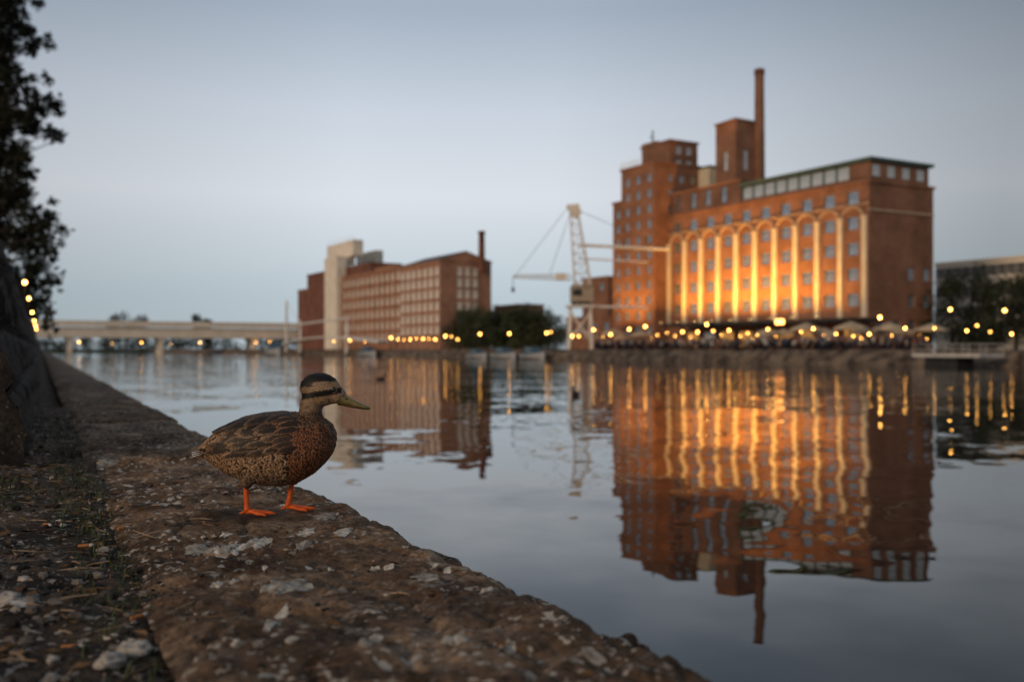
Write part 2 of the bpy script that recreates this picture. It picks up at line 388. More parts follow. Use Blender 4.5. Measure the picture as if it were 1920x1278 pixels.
for i in range(1300):
    cs=random.choice([(3.1,-.72),(3.5,-.74),(3.9,-.76),(4.4,-.72),(4.9,-.78),(5.6,-.74),(2.5,-.73),(2.0,-.70),(6.5,-.75),(7.5,-.72),(4.2,-.95)])
    s=cs[0]+random.gauss(0,.22); r=min(cs[1]+random.gauss(0,.045),-.665); c=E(s,r,HD(s,r)-.003)
    a=random.uniform(0,6.28); l=random.uniform(.012,.045); w_=.0018; d=Vector((math.cos(a),math.sin(a),0)); sd=Vector((-d.y,d.x,0))
    lean=random.uniform(.3,1.1)
    mb.add([c-sd*w_,c+sd*w_,c+d*l*.4*lean+Vector((0,0,l*.6))+sd*w_*.8,c+d*l*lean+Vector((0,0,l*.75)),c+d*l*.4*lean+Vector((0,0,l*.6))-sd*w_*.8],[(0,1,2,4),(4,2,3)])
tag(mb.build('weeds',GRASS,uv=False),'low green weeds growing in the joint beside the coping','weeds',kind='stuff')

# battered retaining wall on the left
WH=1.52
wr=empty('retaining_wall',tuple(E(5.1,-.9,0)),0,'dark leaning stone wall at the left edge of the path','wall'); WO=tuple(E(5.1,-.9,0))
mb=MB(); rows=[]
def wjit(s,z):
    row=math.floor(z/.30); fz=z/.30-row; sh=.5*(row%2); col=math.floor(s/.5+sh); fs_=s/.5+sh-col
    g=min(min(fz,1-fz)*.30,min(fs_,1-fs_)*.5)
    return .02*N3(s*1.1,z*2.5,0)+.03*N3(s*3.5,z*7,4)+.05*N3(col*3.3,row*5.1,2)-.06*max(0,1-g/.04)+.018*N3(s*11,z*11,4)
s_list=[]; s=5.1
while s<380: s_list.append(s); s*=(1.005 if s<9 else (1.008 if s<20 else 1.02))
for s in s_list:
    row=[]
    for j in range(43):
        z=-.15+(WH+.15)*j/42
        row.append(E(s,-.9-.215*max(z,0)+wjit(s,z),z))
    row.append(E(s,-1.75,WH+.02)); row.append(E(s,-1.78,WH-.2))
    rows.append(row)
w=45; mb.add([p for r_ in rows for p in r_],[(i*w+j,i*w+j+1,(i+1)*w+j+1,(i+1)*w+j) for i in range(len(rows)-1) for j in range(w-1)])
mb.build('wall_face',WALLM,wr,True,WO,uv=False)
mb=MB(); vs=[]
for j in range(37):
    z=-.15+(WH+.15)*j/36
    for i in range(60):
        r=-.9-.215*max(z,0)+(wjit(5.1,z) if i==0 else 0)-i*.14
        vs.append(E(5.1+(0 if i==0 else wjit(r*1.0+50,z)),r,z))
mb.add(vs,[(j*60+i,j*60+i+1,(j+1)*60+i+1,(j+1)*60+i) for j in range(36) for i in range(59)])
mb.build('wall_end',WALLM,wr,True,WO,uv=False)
GRD=M('embankment_grass',(.035,.045,.018),(.02,.025,.012),2,.9)
mb=MB(); mb.add([E(5.15,-1.6,WH-.06),E(420,-1.6,WH-.06),E(420,-3000,WH-.06),E(5.15,-3000,WH-.06)],[(0,1,2,3)]); tag(mb.build('embankment',GRD),kind='structure')

# ---------------------------------------------------------------- water
def water_mat():
    m,nt,N,L,b=newmat('harbour_water')
    b.inputs['Base Color'].default_value=(.009,.010,.010,1); b.inputs['Roughness'].default_value=.015; b.inputs['IOR'].default_value=1.333
    g=N.new('ShaderNodeNewGeometry')
    def nz(sc,det,amp):
        n=N.new('ShaderNodeTexNoise'); n.inputs['Scale'].default_value=sc; n.inputs['Detail'].default_value=det; n.inputs['Roughness'].default_value=.5
        L.new(g.outputs['Position'],n.inputs['Vector'])
        s=N.new('ShaderNodeVectorMath'); s.operation='SUBTRACT'; L.new(n.outputs['Color'],s.inputs[0]); s.inputs[1].default_value=(.5,.5,.5)
        k=N.new('ShaderNodeVectorMath'); k.operation='MULTIPLY'; L.new(s.outputs[0],k.inputs[0]); k.inputs[1].default_value=(amp*.7,amp,0)
        return k
    def mulc(a,col):
        k=N.new('ShaderNodeVectorMath'); k.operation='MULTIPLY'; L.new(a,k.inputs[0]); L.new(col,k.inputs[1]); return k.outputs[0]
    def addv(a,c_):
        k=N.new('ShaderNodeVectorMath'); L.new(a,k.inputs[0]); L.new(c_,k.inputs[1]); return k.outputs[0]
    a=nz(.33,2,.068); c=nz(1.4,2,.060); f=nz(5,2,.17)
    p=N.new('ShaderNodeTexNoise'); p.inputs['Scale'].default_value=.07; p.inputs['Detail'].default_value=3; L.new(g.outputs['Position'],p.inputs['Vector'])
    pr=ramp(N,[(.36,.4),(.60,1.25)]); L.new(p.outputs['Fac'],pr.inputs['Fac'])
    sp=N.new('ShaderNodeSeparateXYZ'); L.new(g.outputs['Position'],sp.inputs[0])
    mr=N.new('ShaderNodeMapRange'); mr.inputs['From Min'].default_value=12; mr.inputs['From Max'].default_value=55; L.new(sp.outputs['Y'],mr.inputs['Value'])
    v=addv(a.outputs[0],mulc(c.outputs[0],pr.outputs['Color']))
    v=addv(v,mulc(mulc(f.outputs[0],pr.outputs['Color']),mr.outputs[0]))
    a2=N.new('ShaderNodeVectorMath'); L.new(v,a2.inputs[0]); a2.inputs[1].default_value=(0,0,1)
    no=N.new('ShaderNodeVectorMath'); no.operation='NORMALIZE'; L.new(a2.outputs[0],no.inputs[0]); L.new(no.outputs[0],b.inputs['Normal'])
    return m
mb=MB(); mb.add([(-4000,-300,WZ),(4000,-300,WZ),(4000,6000,WZ),(-4000,6000,WZ)],[(0,1,2,3)])
tag(mb.build('water',water_mat()),kind='structure')

# ---------------------------------------------------------------- far bank
FARG=M('far_paving',(.16,.13,.105),(.10,.08,.065),.3,.85)
RUB=M('far_quay_rubble',(.20,.145,.10),(.045,.032,.024),.75,.9,.25,bscale=1.5)
mb=MB(); mb.add([FB(-700,-23,BZ),FB(700,-23,BZ),FB(700,3500,BZ),FB(-700,3500,BZ)],[(0,1,2,3)]); tag(mb.build('far_bank',FARG),kind='structure')
mb=MB(); vs=[]; n=900
for i in range(n+1):
    a=-500+620*i/n
    for b,z in ((-22.6,.43),(-23.2,.36),(-23.6,-.1),(-24.3,-.8),(-25.1,-1.9)):
        vs.append(FB(a,b+.8*N3(a*.7,b,0)-(0 if z>.3 else .3),z+.25*N3(a*1.1,b*2,3)*(0 if z>.4 else 1)))
mb.add(vs,[(i*5+j,i*5+j+1,(i+1)*5+j+1,(i+1)*5+j) for i in range(n) for j in range(4)]); tag(mb.build('far_quay',RUB,None,True),kind='structure')

def wall(mb,o,dx,n,W,z0,z1,holes,rev=.3):
    xs=sorted(set([0,W]+[h for q in holes for h in q[:2]])); zs=sorted(set([z0,z1]+[h for q in holes for h in q[2:]]))
    def P(s,z,d=0): return (o[0]+dx[0]*s-n[0]*d,o[1]+dx[1]*s-n[1]*d,z)
    for i in range(len(xs)-1):
        for j in range(len(zs)-1):
            cx=(xs[i]+xs[i+1])/2; cz=(zs[j]+zs[j+1])/2
            if any(h[0]<cx<h[1] and h[2]<cz<h[3] for h in holes): continue
            mb.add([P(xs[i],zs[j]),P(xs[i+1],zs[j]),P(xs[i+1],zs[j+1]),P(xs[i],zs[j+1])],[(0,1,2,3)])
    for a,b,c,d in holes:
        q=[(a,c),(b,c),(b,d),(a,d)]
        for i in range(4):
            (s0,w0),(s1,w1)=q[i],q[(i+1)%4]
            mb.add([P(s0,w0),P(s1,w1),P(s1,w1,rev),P(s0,w0,rev)],[(0,1,2,3)])
WM={}
def wmesh(w,h,nx=2,nz=2,fm=FRAME,gm=GLASS):
    key=(w,h,nx,nz,gm.name,fm.name)
    if key in WM: return WM[key]
    f=MB(); t=.07
    f.box(-w/2,w/2,-.04,.04,-h/2,-h/2+t); f.box(-w/2,w/2,-.04,.04,h/2-t,h/2)
    f.box(-w/2,-w/2+t,-.04,.04,-h/2+t,h/2-t); f.box(w/2-t,w/2,-.04,.04,-h/2+t,h/2-t)
    for i in range(1,nx): x=-w/2+w*i/nx; f.box(x-.025,x+.025,-.03,.03,-h/2+t,h/2-t)
    for i in range(1,nz): z=-h/2+h*i/nz; f.box(-w/2+t,w/2-t,-.025,.025,z-.025,z+.025)
    p=MB(); p.add([(-w/2+t,0,-h/2+t),(w/2-t,0,-h/2+t),(w/2-t,0,h/2-t),(-w/2+t,0,h/2-t)],[(0,1,2,3)])
    WM[key]=(f.mesh('window',fm),p.mesh('pane',gm)); return WM[key]
def window(parent,x,y,z,w,h,rz=0,nx=2,nz=2,gm=GLASS,fm=FRAME):
    f,p=wmesh(w,h,nx,nz,fm,gm); o=mobj('window',f,parent,(x,y,z),rz); mobj('pane',p,o,(0,.0,0)); return o
def block(root,x0,x1,y0,y1,z0,z1,fw,sw,mat,rev=.3,name='wall',roof=True,gm=GLASS):
    mb=MB()
    wall(mb,(x0,y0),(1,0),(0,-1),x1-x0,z0,z1,[(p-x0-w/2,p-x0+w/2,z-h/2,z+h/2) for p,z,w,h in fw],rev)
    wall(mb,(x1,y0),(0,1),(1,0),y1-y0,z0,z1,[(p-y0-w/2,p-y0+w/2,z-h/2,z+h/2) for p,z,w,h in sw],rev)
    mb.add([(x0,y0,z0),(x0,y1,z0),(x0,y1,z1),(x0,y0,z1)],[(0,1,2,3)]); mb.add([(x0,y1,z0),(x1,y1,z0),(x1,y1,z1),(x0,y1,z1)],[(0,1,2,3)])
    o=mb.build(name,mat,root)
    for p,z,w,h in fw: window(root,p,y0+rev-.06,z,w,h,0,gm=gm)
    for p,z,w,h in sw: window(root,x1-rev+.06,p,z,w,h,R(90),gm=gm)
    if roof:
        mb=MB(); mb.box(x0+.02,x1-.02,y0+.02,y1-.02,z1-.35,z1-.05); mb.build('roof',ROOF,root)
        mb=MB(); t=.22
        mb.box(x0-t,x1+t,y0-t,y0,z1-.3,z1+.12); mb.box(x1,x1+t,y0,y1+t,z1-.3,z1+.12)
        mb.build('cornice',mat,root)
    return o

AL=-45.6
mill=empty('mill_building',tuple(FB(0,0,BZ)),TH,'large floodlit brick mill with cream pilasters right of the crane','building')
ZT=24.2-BZ
rowsz=[7.5-BZ,11.15-BZ,14.8-BZ,18.45-BZ,22.1-BZ]
fw=[(-.7-4.4*(i+.5),z,2.0,1.85) for i in range(10) for z in rowsz]
db=Sb(1750,0)
sw=[(8.9,z,1.4,1.8) for z in (7.0,10.9)]+[(12.3,z,1.4,1.8) for z in (7.0,10.9)]+[(2.6,3.2,1.6,2.0),(5.6,3.2,1.6,2.0),(8.9,3.2,1.6,2.0)]
block(mill,AL,0,0,db,0,ZT,fw,sw,BRICK,.28)
for i in range(11):
    a=-.7-4.4*i; mb=MB(); mb.box(a-.42,a+.42,-.32,-.003,4.6,18.6); mb.box(a-.52,a+.52,-.40,-.003,18.602,18.9); mb.build('pilaster',CREAM,mill)
ARCH=M('arch_render',(.60,.44,.29),(.48,.35,.23),.6)
for i in range(10):
    c=-.7-4.4*(i+.5); mb=MB(); pts=[]
    for j in range(13):
        t=math.pi*j/12; pts.append((c+1.85*math.cos(t),18.7+1.5*math.sin(t)))
    for j in range(12):
        (x0,z0),(x1,z1)=pts[j],pts[j+1]
        f=1.12; X0,Z0=c+(x0-c)*f,18.7+(z0-18.7)*f; X1,Z1=c+(x1-c)*f,18.7+(z1-18.7)*f
        vs=[(x0,-.25,z0),(x1,-.25,z1),(X1,-.25,Z1),(X0,-.25,Z0),(x0,-.004,z0),(x1,-.004,z1),(X1,-.004,Z1),(X0,-.004,Z0)]
        mb.add(vs,[(0,1,2,3),(0,4,5,1),(3,2,6,7)])
    mb.build('arch',ARCH,mill)
mb=MB(); mb.box(AL,.15,-.2,-.004,20.55,20.68); mb.box(.004,.2,-.2,db,19.6,19.85); mb.build('string_course',ARCH,mill)
a0,_=S(1392,.8)
mb=MB(); mb.box(a0,-.8,.9,db-1,ZT+.1,ZT+.75); mb.box(-.8,-.35,.6,db-.6,ZT+.1,ZT+2.9); mb.build('attic_wall',BRICK,mill)
n=9
for i in range(n):
    w=(-4.2-a0)/n; window(mill,a0+w*(i+.5),.95,ZT+1.75,w-.3,2.0,0,3,1,gm=LG)
mb=MB(); mb.box(-4.2,-.8,.7,1.1,ZT+.751,ZT+2.9); mb.build('attic_panel',BRICK,mill)
for i in range(n):
    x=a0+(-4.2-a0)/n*i; mb=MB(); mb.box(x-.15,x+.15,.8,1.1,ZT+.752,ZT+2.75); mb.build('attic_pier',GREEN,mill)
for i in range(4): window(mill,-.33,1.8+i*(db-3)/3.4,ZT+1.6,1.6,1.7,R(90),2,1,gm=LG)
mb=MB(); mb.box(a0-.4,.2,.2,db,ZT+2.92,ZT+3.4); mb.build('attic_roof',GREEN,mill)
mb=MB(); mb.box(a0,-.9,1.3,db-1.3,ZT+.75,ZT+2.9); mb.build('attic_core',PALE,mill)
uw=[]
for px in (1247,1272,1300,1327,1357):
    a,d=S(px,1.0); uw.append((a,ZT+2.3,1.3,2.7))
block(mill,AL+.01,a0-.6,1.0,10,ZT+.01,ZT+4.2,uw,[],BRICK,.25,'upper_storey')
for i in range(9):
    c=-.7-4.4*(i+.5); mb=MB(); mb.box(c-1.4,c+1.4,-.08,-.01,.4,2.9); mb.build('shop_window',WARMWIN if i%3!=1 else GLASS,mill)

ca0,_=S(1252,-5); ca1,_=S(1606,-5)
can=empty('terrace_canopy',tuple(FB((ca0+ca1)/2,-3,BZ)),TH,'long dark flat canopy along the foot of the floodlit mill','canopy')
W=(ca1-ca0)/2
mb=MB(); mb.box(-W,W,-3.2,2.7,3.9,4.35); mb.build('canopy_roof',DARKM,can)
for i in range(10):
    x=-W+.6+(2*W-1.2)*i/9; mb=MB(); mb.tube([(x,-2.8,0),(x,-2.8,3.9)],.11,8); mb.build('post',DARKM,can)
fls=[(-4.8,2300),(-9.3,3800),(-13.8,5800),(-18.2,8000),(-22.6,8600),(-27,7400),(-31.4,6400),(-35.8,5600),(-40.2,4700),(-49,5800),(-54,5200)]
FLM=emis('flood_lens',(1,.6,.2),12)
for i,(a,e) in enumerate(fls):
    b=-5.4 if a>-45 else -9.5
    p=FB(a,b,BZ+4.45 if a>-45 else BZ+3.2)
    rt=empty('floodlight',tuple(p),TH,'small floodlight aimed up the mill wall, %s from the right'%ordn(i+1),'floodlight','floodlights at the mill foot')
    mb=MB(); mb.box(-.25,.25,-.15,.15,-.05,.18); mb.build('housing',DARKM,rt)
    mb=MB(); mb.box(-.2,.2,-.1,.1,.185,.2); mb.build('lens',FLM,rt)
    l=bpy.data.lights.new('flood_beam','SPOT'); l.energy=e; l.color=(1,.46,.072); l.spot_size=R(125); l.spot_blend=1; l.shadow_soft_size=.25
    o=bpy.data.objects.new('flood_beam',l); link(o); o.parent=rt; o.location=(0,.2,.4)
    d=Vector((0,3.6,7.0)); o.rotation_euler=d.to_track_quat('-Z','Y').to_euler()

bf=-3.0
aR,dR=S(1228,bf); aM,_=S(1165,bf); aLL,_=S(1147,bf)
silo=empty('silo_tower_building',tuple(FB(aR,bf,BZ)),TH,'tall stepped brick silo block with small windows, left of the floodlit mill','building')
zb=ZZ(303,dR)-BZ; zl=ZZ(386,dR+15)-BZ
wM=aM-aR; wL=aLL-aR
cols=[wM*.82,wM*.5,wM*.18]; rz_=[zb-2.6-2.75*i for i in range(11)]
dpt=Sb(1312,aR)-bf
block(silo,wM,0,0,dpt,0,zb,[(c,z,1.4,1.5) for c in cols for z in rz_ if z>3],[(c,z,1.1,1.3) for c in (dpt*.35,dpt*.6,dpt*.85) for z in rz_[:3]],BRICK,.25)
block(silo,wL,wM-.01,.3,dpt,0,zl,[((wL+wM)/2,z,1.4,1.5) for z in [zl-2.4-2.75*i for i in range(8)] if z>3],[],BRICK,.25,'side_wing')
bu=1.5; au,du=S(1256,bu); aul,_=S(1203,bu)
ux=au-aR; ul=aul-aR; uy=bu-bf; uyd=Sb(1308,au)-bu; zu=ZZ(262,du)-BZ
block(silo,ul,ux,uy,uy+uyd,zb-.3,zu,[],[(uy+uyd*f,zu-1.7-2.5*i,1.2,1.5) for f in (.32,.68) for i in range(3)],BRICK,.2,'upper_block',gm=LG)
mb=MB(); xa=ul*.75+ux*.25; mb.tube([(xa,uy+1,zu-.2),(xa,uy+1,zu+3.0)],.14,6); mb.build('antenna_mast',DARKM,silo)
mb=MB(); mb.tube([(xa-.5,uy+.84,zu+1.6),(xa+.4,uy+.84,zu+2.2)],.1,6); mb.build('antenna_arm',DARKM,silo)
mb=MB(); mb.box(ul,(ul+ux)/2,uy,uy+2.5,zu+.13,zu+.6); mb.build('roof_parapet',BRICK,silo)
mb=MB()
for i in range(12): mb.bar((wM-wM*i/11*.55,-.1,zb+.1),(wM-wM*i/11*.55,-.1,zb+1.1),.07)
mb.bar((wM,-.1,zb+1.1),(wM*.45,-.1,zb+1.1),.07); mb.build('roof_railing',PALE,silo)

bh=7; ah,dh=S(1322,bh); rh=empty('rooftop_house',tuple(FB(ah,bh,ZT+BZ-.2)),TH,'small cream rooftop house between the silo block and the square tower','rooftop house')
zz=ZZ(315,dh)-(ZT+BZ-.2)
mb=MB(); mb.box(-2,1.2,0,3,0,zz); mb.build('wall',CREAM,rh); mb=MB(); mb.box(-2.2,1.4,-.2,3.2,zz+.005,zz+.3); mb.build('roof',ROOF,rh)

bt=3.0; at,dt=S(1380,bt); alt,_=S(1342,bt); tw=at-alt; td=Sb(1417,at)-bt
tower=empty('square_tower',tuple(FB(at,bt,BZ)),TH,'square brick stair tower with tall windows rising behind the mill roof','tower')
zt=ZZ(226,dt)-BZ
zwa=ZZ(298,dt)-BZ; zwb=ZZ(360,dt)-BZ
block(tower,-tw,0,0,td,ZT-1,zt,[(-tw*.5,zwa,1.0,3.2),(-tw*.5,zwb,1.0,3.4)],[(td*.5,zwa,1.0,3.4)],BRICK,.2,'wall',False,gm=LG)
mb=MB(); mb.box(-tw-.2,.2,-.2,td+.2,zt+.003,zt+.35); mb.build('cornice',BRICK,tower)
mb=MB(); t=.1; mb.add([(-tw-t,-t,zt+.36),(t,-t,zt+.36),(t,td+t,zt+.36),(-tw-t,td+t,zt+.36),(-tw/2,td/2,zt+1.3)],[(0,1,4),(1,2,4),(2,3,4),(3,0,4)]); mb.build('roof',ROOF,tower)
bc=8; ac,dc=S(1424,bc); zc=ZZ(130,dc)-BZ
ch=empty('brick_chimney',tuple(FB(ac,bc,BZ)),TH,'tall slim brick chimney standing beside the square tower','chimney')
mb=MB(); mb.lathe([(1.0,ZT-2),(.78,zc-1.0)],20); mb.build('shaft',BRICK,ch,True)
mb=MB(); mb.lathe([(.79,zc-1.0),(.9,zc-.9),(.9,zc-.1),(.82,zc),(.6,zc),(.6,zc-.5)],20); mb.build('cap',DBRICK,ch,True)

# ---------------------------------------------------------------- second complex
aC,dC=S(825,0); aB,dB=S(750,0); aA,dA=S(634,0)
w1=empty('gabled_warehouse',tuple(FB(aC,0,BZ)),TH,'brick warehouse with shallow gable and pale windows, chimney behind it','building')
z1=ZZ(487,dC)-BZ; L1=aB-aC; D1=Sb(921,aC)
rz1=[ZZ(y,dC)-BZ for y in (507,528,550,573,596,618)]
block(w1,L1,0,0,D1,0,z1,[(L1*(i+.5)/7,z,2.3,2.3) for i in range(7) for z in rz1],[(D1*f,z,1.5,2.4) for f in (.38,.53,.68) for z in rz1[:5]],BRICK2,.10,gm=PGLASS)
mb=MB(); mb.add([(0,0,z1+.13),(0,D1,z1+.13),(0,D1/2,z1+2.6),(L1,0,z1+.13),(L1,D1,z1+.13),(L1,D1/2,z1+2.6)],[(0,1,2),(3,5,4)]); mb.build('gable',BRICK2,w1)
mb=MB(); mb.add([(.1,-.2,z1+.13),(.1,D1/2,z1+2.75),(L1,D1/2,z1+2.75),(L1,-.2,z1+.13),(.1,D1+.2,z1+.13),(L1,D1+.2,z1+.13)],[(0,1,2,3),(1,4,5,2)]); mb.build('pitched_roof',ROOF,w1)
bc2=D1*.75; a2,d2=S(903,bc2); zc2=ZZ(434,d2)-BZ
c2=empty('slim_chimney',tuple(FB(a2,bc2,BZ)),TH,'short brick chimney rising behind the gabled warehouse','chimney')
mb=MB(); mb.lathe([(.95,z1-3),(.8,zc2)],14); mb.build('shaft',DBRICK,c2,True); mb=MB(); mb.lathe([(.82,zc2-.8),(1.0,zc2-.7),(1.0,zc2+.1),(.6,zc2+.1)],14); mb.build('cap',DBRICK,c2,True)
w2=empty('long_warehouse',tuple(FB(aB-.3,.4,BZ)),TH,'long brick warehouse with many window rows beside the white silo tower','building')
L2=aA-aB; z2=ZZ(499,dB)-BZ
rz2=[z2-2.6-3.55*i for i in range(6)]
block(w2,L2,0,0,14,0,z2,[(L2*(i+.5)/13,z,2.3,2.2) for i in range(13) for z in rz2],[],BRICK2,.10,gm=PGLASS)
for i in range(14):
    x=L2*i/13; mb=MB(); mb.box(x-.3,x+.3,-.4,-.003,0,z2-.5); mb.build('pilaster',BRICK2,w2)
mb=MB(); mb.box(L2*.99,L2*.52,1.2,12,z2+.13,z2+3.4); mb.build('roof_storey',DBRICK,w2)
mb=MB(); mb.box(L2*.515,L2*.2,2.5,12,z2+.13,z2+1.4); mb.build('roof_storey',BRICK2,w2)
w3=empty('dark_warehouse',tuple(FB(S(612,0)[0],0,BZ)),TH,'plain dark brick block at the far left end of the warehouses','building')
a3=S(612,0)[0]; a3b=S(576,0)[0]; a3c=S(556,0)[0]; d3=S(594,0)[1]
z3=ZZ(512,d3)-BZ; z4=ZZ(543,S(565,0)[1])-BZ
block(w3,a3b-a3,0,0,14,0,z3,[],[],DBRICK,.3); block(w3,a3c-a3,a3b-a3-.01,.5,14,0,z4,[],[],DBRICK,.3,'low_wing')
asl,ds=S(634,-1); asl2,_=S(611,-1)
ws=empty('white_silo',tuple(FB(asl,-1,BZ)),TH,'pale concrete silo tower stepped back into the brick warehouse roof','silo')
zs=ZZ(480,ds)-BZ; wsl=asl2-asl
mb=MB(); mb.box(wsl,0,-.5,3,0,zs); mb.build('shaft',PALE,ws)
mb=MB(); arx,_=S(660,4.5); mb.box(wsl+.5,arx-asl,3.01,6.5,zs-2.5,zs+.2); mb.build('gallery',PALE,ws)
ar2,dtt=S(668,4.2); zt0=ZZ(449,dtt)-BZ; al2,_=S(618,4.2)
mb=MB(); mb.box(al2-asl,ar2-asl,4.2,7.6,zs+.201,zt0); mb.build('head_house',PALE,ws)
rs0,drs=S(668,14.2); rs1,_=S(704,14.2); zrs=ZZ(477,drs)-BZ
mb=MB(); mb.box(rs0-asl,rs1-asl,15.2,18,z2-2,zrs); mb.build('rear_house',PALE,ws)
mb=MB()
for j in range(7):
    x=al2-asl+(ar2-al2)*j/6; mb.bar((x,4.3,zt0),(x,4.3,zt0+1.1),.07)
mb.bar((al2-asl,4.3,zt0+1.1),(ar2-asl,4.3,zt0+1.1),.07); mb.build('railing',WHITEM,ws)

def lowhouse(pxl,pxr,b,py,mat,name,lab,depth=9):
    ar,dr=S(pxr,b); al,dl=S(pxl,b); o=empty(name,tuple(FB(ar,b,BZ)),TH,lab,'building'); z=ZZ(py,dr)-BZ; w=al-ar
    k=max(2,int(-w/4)); block(o,w,0,0,depth,0,z,[(w*(i+.5)/k,max(1.6,z-2.0),1.4,1.6) for i in range(k)],[],mat,.2); return o
lowhouse(1092,1140,6,518,BRICK,'brick_annex','mid height brick building behind the harbour crane',6)
lowhouse(926,975,30,570,BRICK2,'brick_house','low brick house behind the trees at centre',8)
lowhouse(1062,1148,-2,592,BRICK,'brick_annex','low brick annex at the foot of the crane',4)
ob=45; ao,do=S(1756,ob); ao2,do2=S(1960,ob)
off=empty('office_block',tuple(FB(ao2,ob,BZ)),TH,'pale flat roofed office block at the far right behind trees','building')
zo=ZZ(494,do)-BZ
wv=ao-ao2
block(off,wv,0,0,12,0,zo,[(wv*(i+.5)/12,zo-1.9-3.6*j,2.2,1.8) for i in range(12) for j in range(3)],[],PALE,.2)

# ---------------------------------------------------------------- trees
def leafmat(name,c1,c2,sc):
    m,nt,N,L,b=newmat(name); tc=N.new('ShaderNodeTexCoord'); n=N.new('ShaderNodeTexNoise'); n.inputs['Scale'].default_value=sc; n.inputs['Detail'].default_value=3
    L.new(tc.outputs['Object'],n.inputs['Vector']); r=ramp(N,[(.35,c1),(.65,c2)]); L.new(n.outputs['Fac'],r.inputs['Fac']); L.new(r.outputs['Color'],b.inputs['Base Color'])
    b.inputs['Roughness'].default_value=.7; b.inputs['Specular IOR Level'].default_value=.2; return m
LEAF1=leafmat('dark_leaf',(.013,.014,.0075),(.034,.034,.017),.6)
LEAF2=leafmat('far_leaf',(.026,.035,.015),(.072,.082,.038),.25)
LEAF3=leafmat('dark_far_leaf',(.018,.024,.012),(.045,.052,.026),.25)
BARK=M('bark',(.05,.038,.028),(.03,.022,.016),8,.9)
def leafcloud(mb,clumps,n,size):
    tot=sum(c[1]**2 for c in clumps)
    for (c,r) in clumps:
        for _ in range(max(4,int(n*r*r/tot))):
            d=Vector((random.gauss(0,1),random.gauss(0,1),random.gauss(0,1))).normalized()
            p=Vector(c)+d*r*(random.random()**.45)*random.uniform(.75,1.25)
            u=Vector((random.gauss(0,1),random.gauss(0,1),random.gauss(0,.7))).normalized(); v=u.cross(Vector((random.gauss(0,1),random.gauss(0,1),random.gauss(0,1)))).normalized()
            l=size*random.uniform(.6,1.3); w=l*.38
            mb.add([p-u*l*.5,p+v*w*.6-u*l*.05,p+u*l*.5,p-v*w*.6-u*l*.05],[(0,1,2,3)])
def tree(loc,h,rad,n,size,lab,group,leaf=LEAF2,name='tree',base=.25):
    rt=empty(name,loc,random.uniform(0,6),lab,'tree',group)
    mb=MB(); tp=[(0,0,-.2),(.05*h*.2,0,h*.25),(-.02*h,.02*h,h*.55),(0,0,h*.85)]
    mb.tube(tp,[h*.03,h*.024,h*.015,h*.004],8)
    cl=[]
    for i in range(26):
        t=random.random(); z=h*(base+(1-base)*t*.95); rr=rad*math.sin(math.pi*(.15+.8*t))**.7
        a=random.uniform(0,6.28); q=rr*random.uniform(.2,.95)
        c=(q*math.cos(a),q*math.sin(a),z); cl.append((c,rad*random.uniform(.22,.42)))
        if i%3==0: mb.tube([(0,0,z*.7),(c[0]*.5,c[1]*.5,z*.85),c],[h*.009,h*.006,h*.002],5)
    mb.build('trunk',BARK,rt,True,uv=False)
    mb=MB(); leafcloud(mb,cl,n,size); mb.build('crown',leaf,rt,uv=False); return rt
YT=78.0
def TP(px,py,dy=0): Y=YT+dy; return Vector(((px-960)/F*Y,Y,CZ+(HZ-py)/F*Y))
base=Vector((-44.5,80,WH-.06))
lt=empty('leafy_tree',tuple(base),0,'big dark leafy tree cut by the left picture edge','tree')
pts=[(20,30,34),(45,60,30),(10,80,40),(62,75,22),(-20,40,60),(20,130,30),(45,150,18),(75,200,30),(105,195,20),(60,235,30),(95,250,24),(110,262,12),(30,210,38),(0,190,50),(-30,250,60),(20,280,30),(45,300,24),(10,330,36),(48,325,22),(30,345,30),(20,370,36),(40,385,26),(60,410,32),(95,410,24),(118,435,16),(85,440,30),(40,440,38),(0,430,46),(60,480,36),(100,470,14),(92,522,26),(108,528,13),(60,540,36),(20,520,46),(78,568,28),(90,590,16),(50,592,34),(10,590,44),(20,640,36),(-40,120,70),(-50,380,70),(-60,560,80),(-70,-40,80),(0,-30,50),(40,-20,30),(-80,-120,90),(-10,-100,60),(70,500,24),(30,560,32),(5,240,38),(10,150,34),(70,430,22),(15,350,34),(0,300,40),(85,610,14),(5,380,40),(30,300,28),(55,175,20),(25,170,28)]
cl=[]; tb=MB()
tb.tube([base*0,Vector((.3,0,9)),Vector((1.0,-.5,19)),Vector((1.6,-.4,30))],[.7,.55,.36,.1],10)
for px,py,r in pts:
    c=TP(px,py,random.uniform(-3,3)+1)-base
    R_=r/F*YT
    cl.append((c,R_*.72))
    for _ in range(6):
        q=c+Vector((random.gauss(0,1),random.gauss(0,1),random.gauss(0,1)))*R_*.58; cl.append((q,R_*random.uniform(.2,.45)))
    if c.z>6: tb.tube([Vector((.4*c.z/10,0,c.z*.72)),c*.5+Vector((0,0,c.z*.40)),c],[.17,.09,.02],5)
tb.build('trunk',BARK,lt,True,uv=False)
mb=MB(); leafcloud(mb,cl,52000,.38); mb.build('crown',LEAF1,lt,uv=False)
mt=[(862,585,.0),(882,578,1),(903,573,2),(926,583,-3),(946,587,1),(966,582,-2),(988,575,0),(1008,578,1),(1030,580,2)]
for i,(px,py,db_) in enumerate(mt):
    b=-6+db_; a,d=S(px,b); h=ZZ(py,d)-BZ
    tree(tuple(FB(a,b,BZ)),h,h*.66,2800,.6,'round green tree on the far bank between warehouse and crane, %s from the left'%ordn(i+1),'trees between warehouse and crane',base=.05)
rt_=[(1785,520,12),(1825,497,20),(1862,520,14),(1905,525,10),(1945,500,18)]
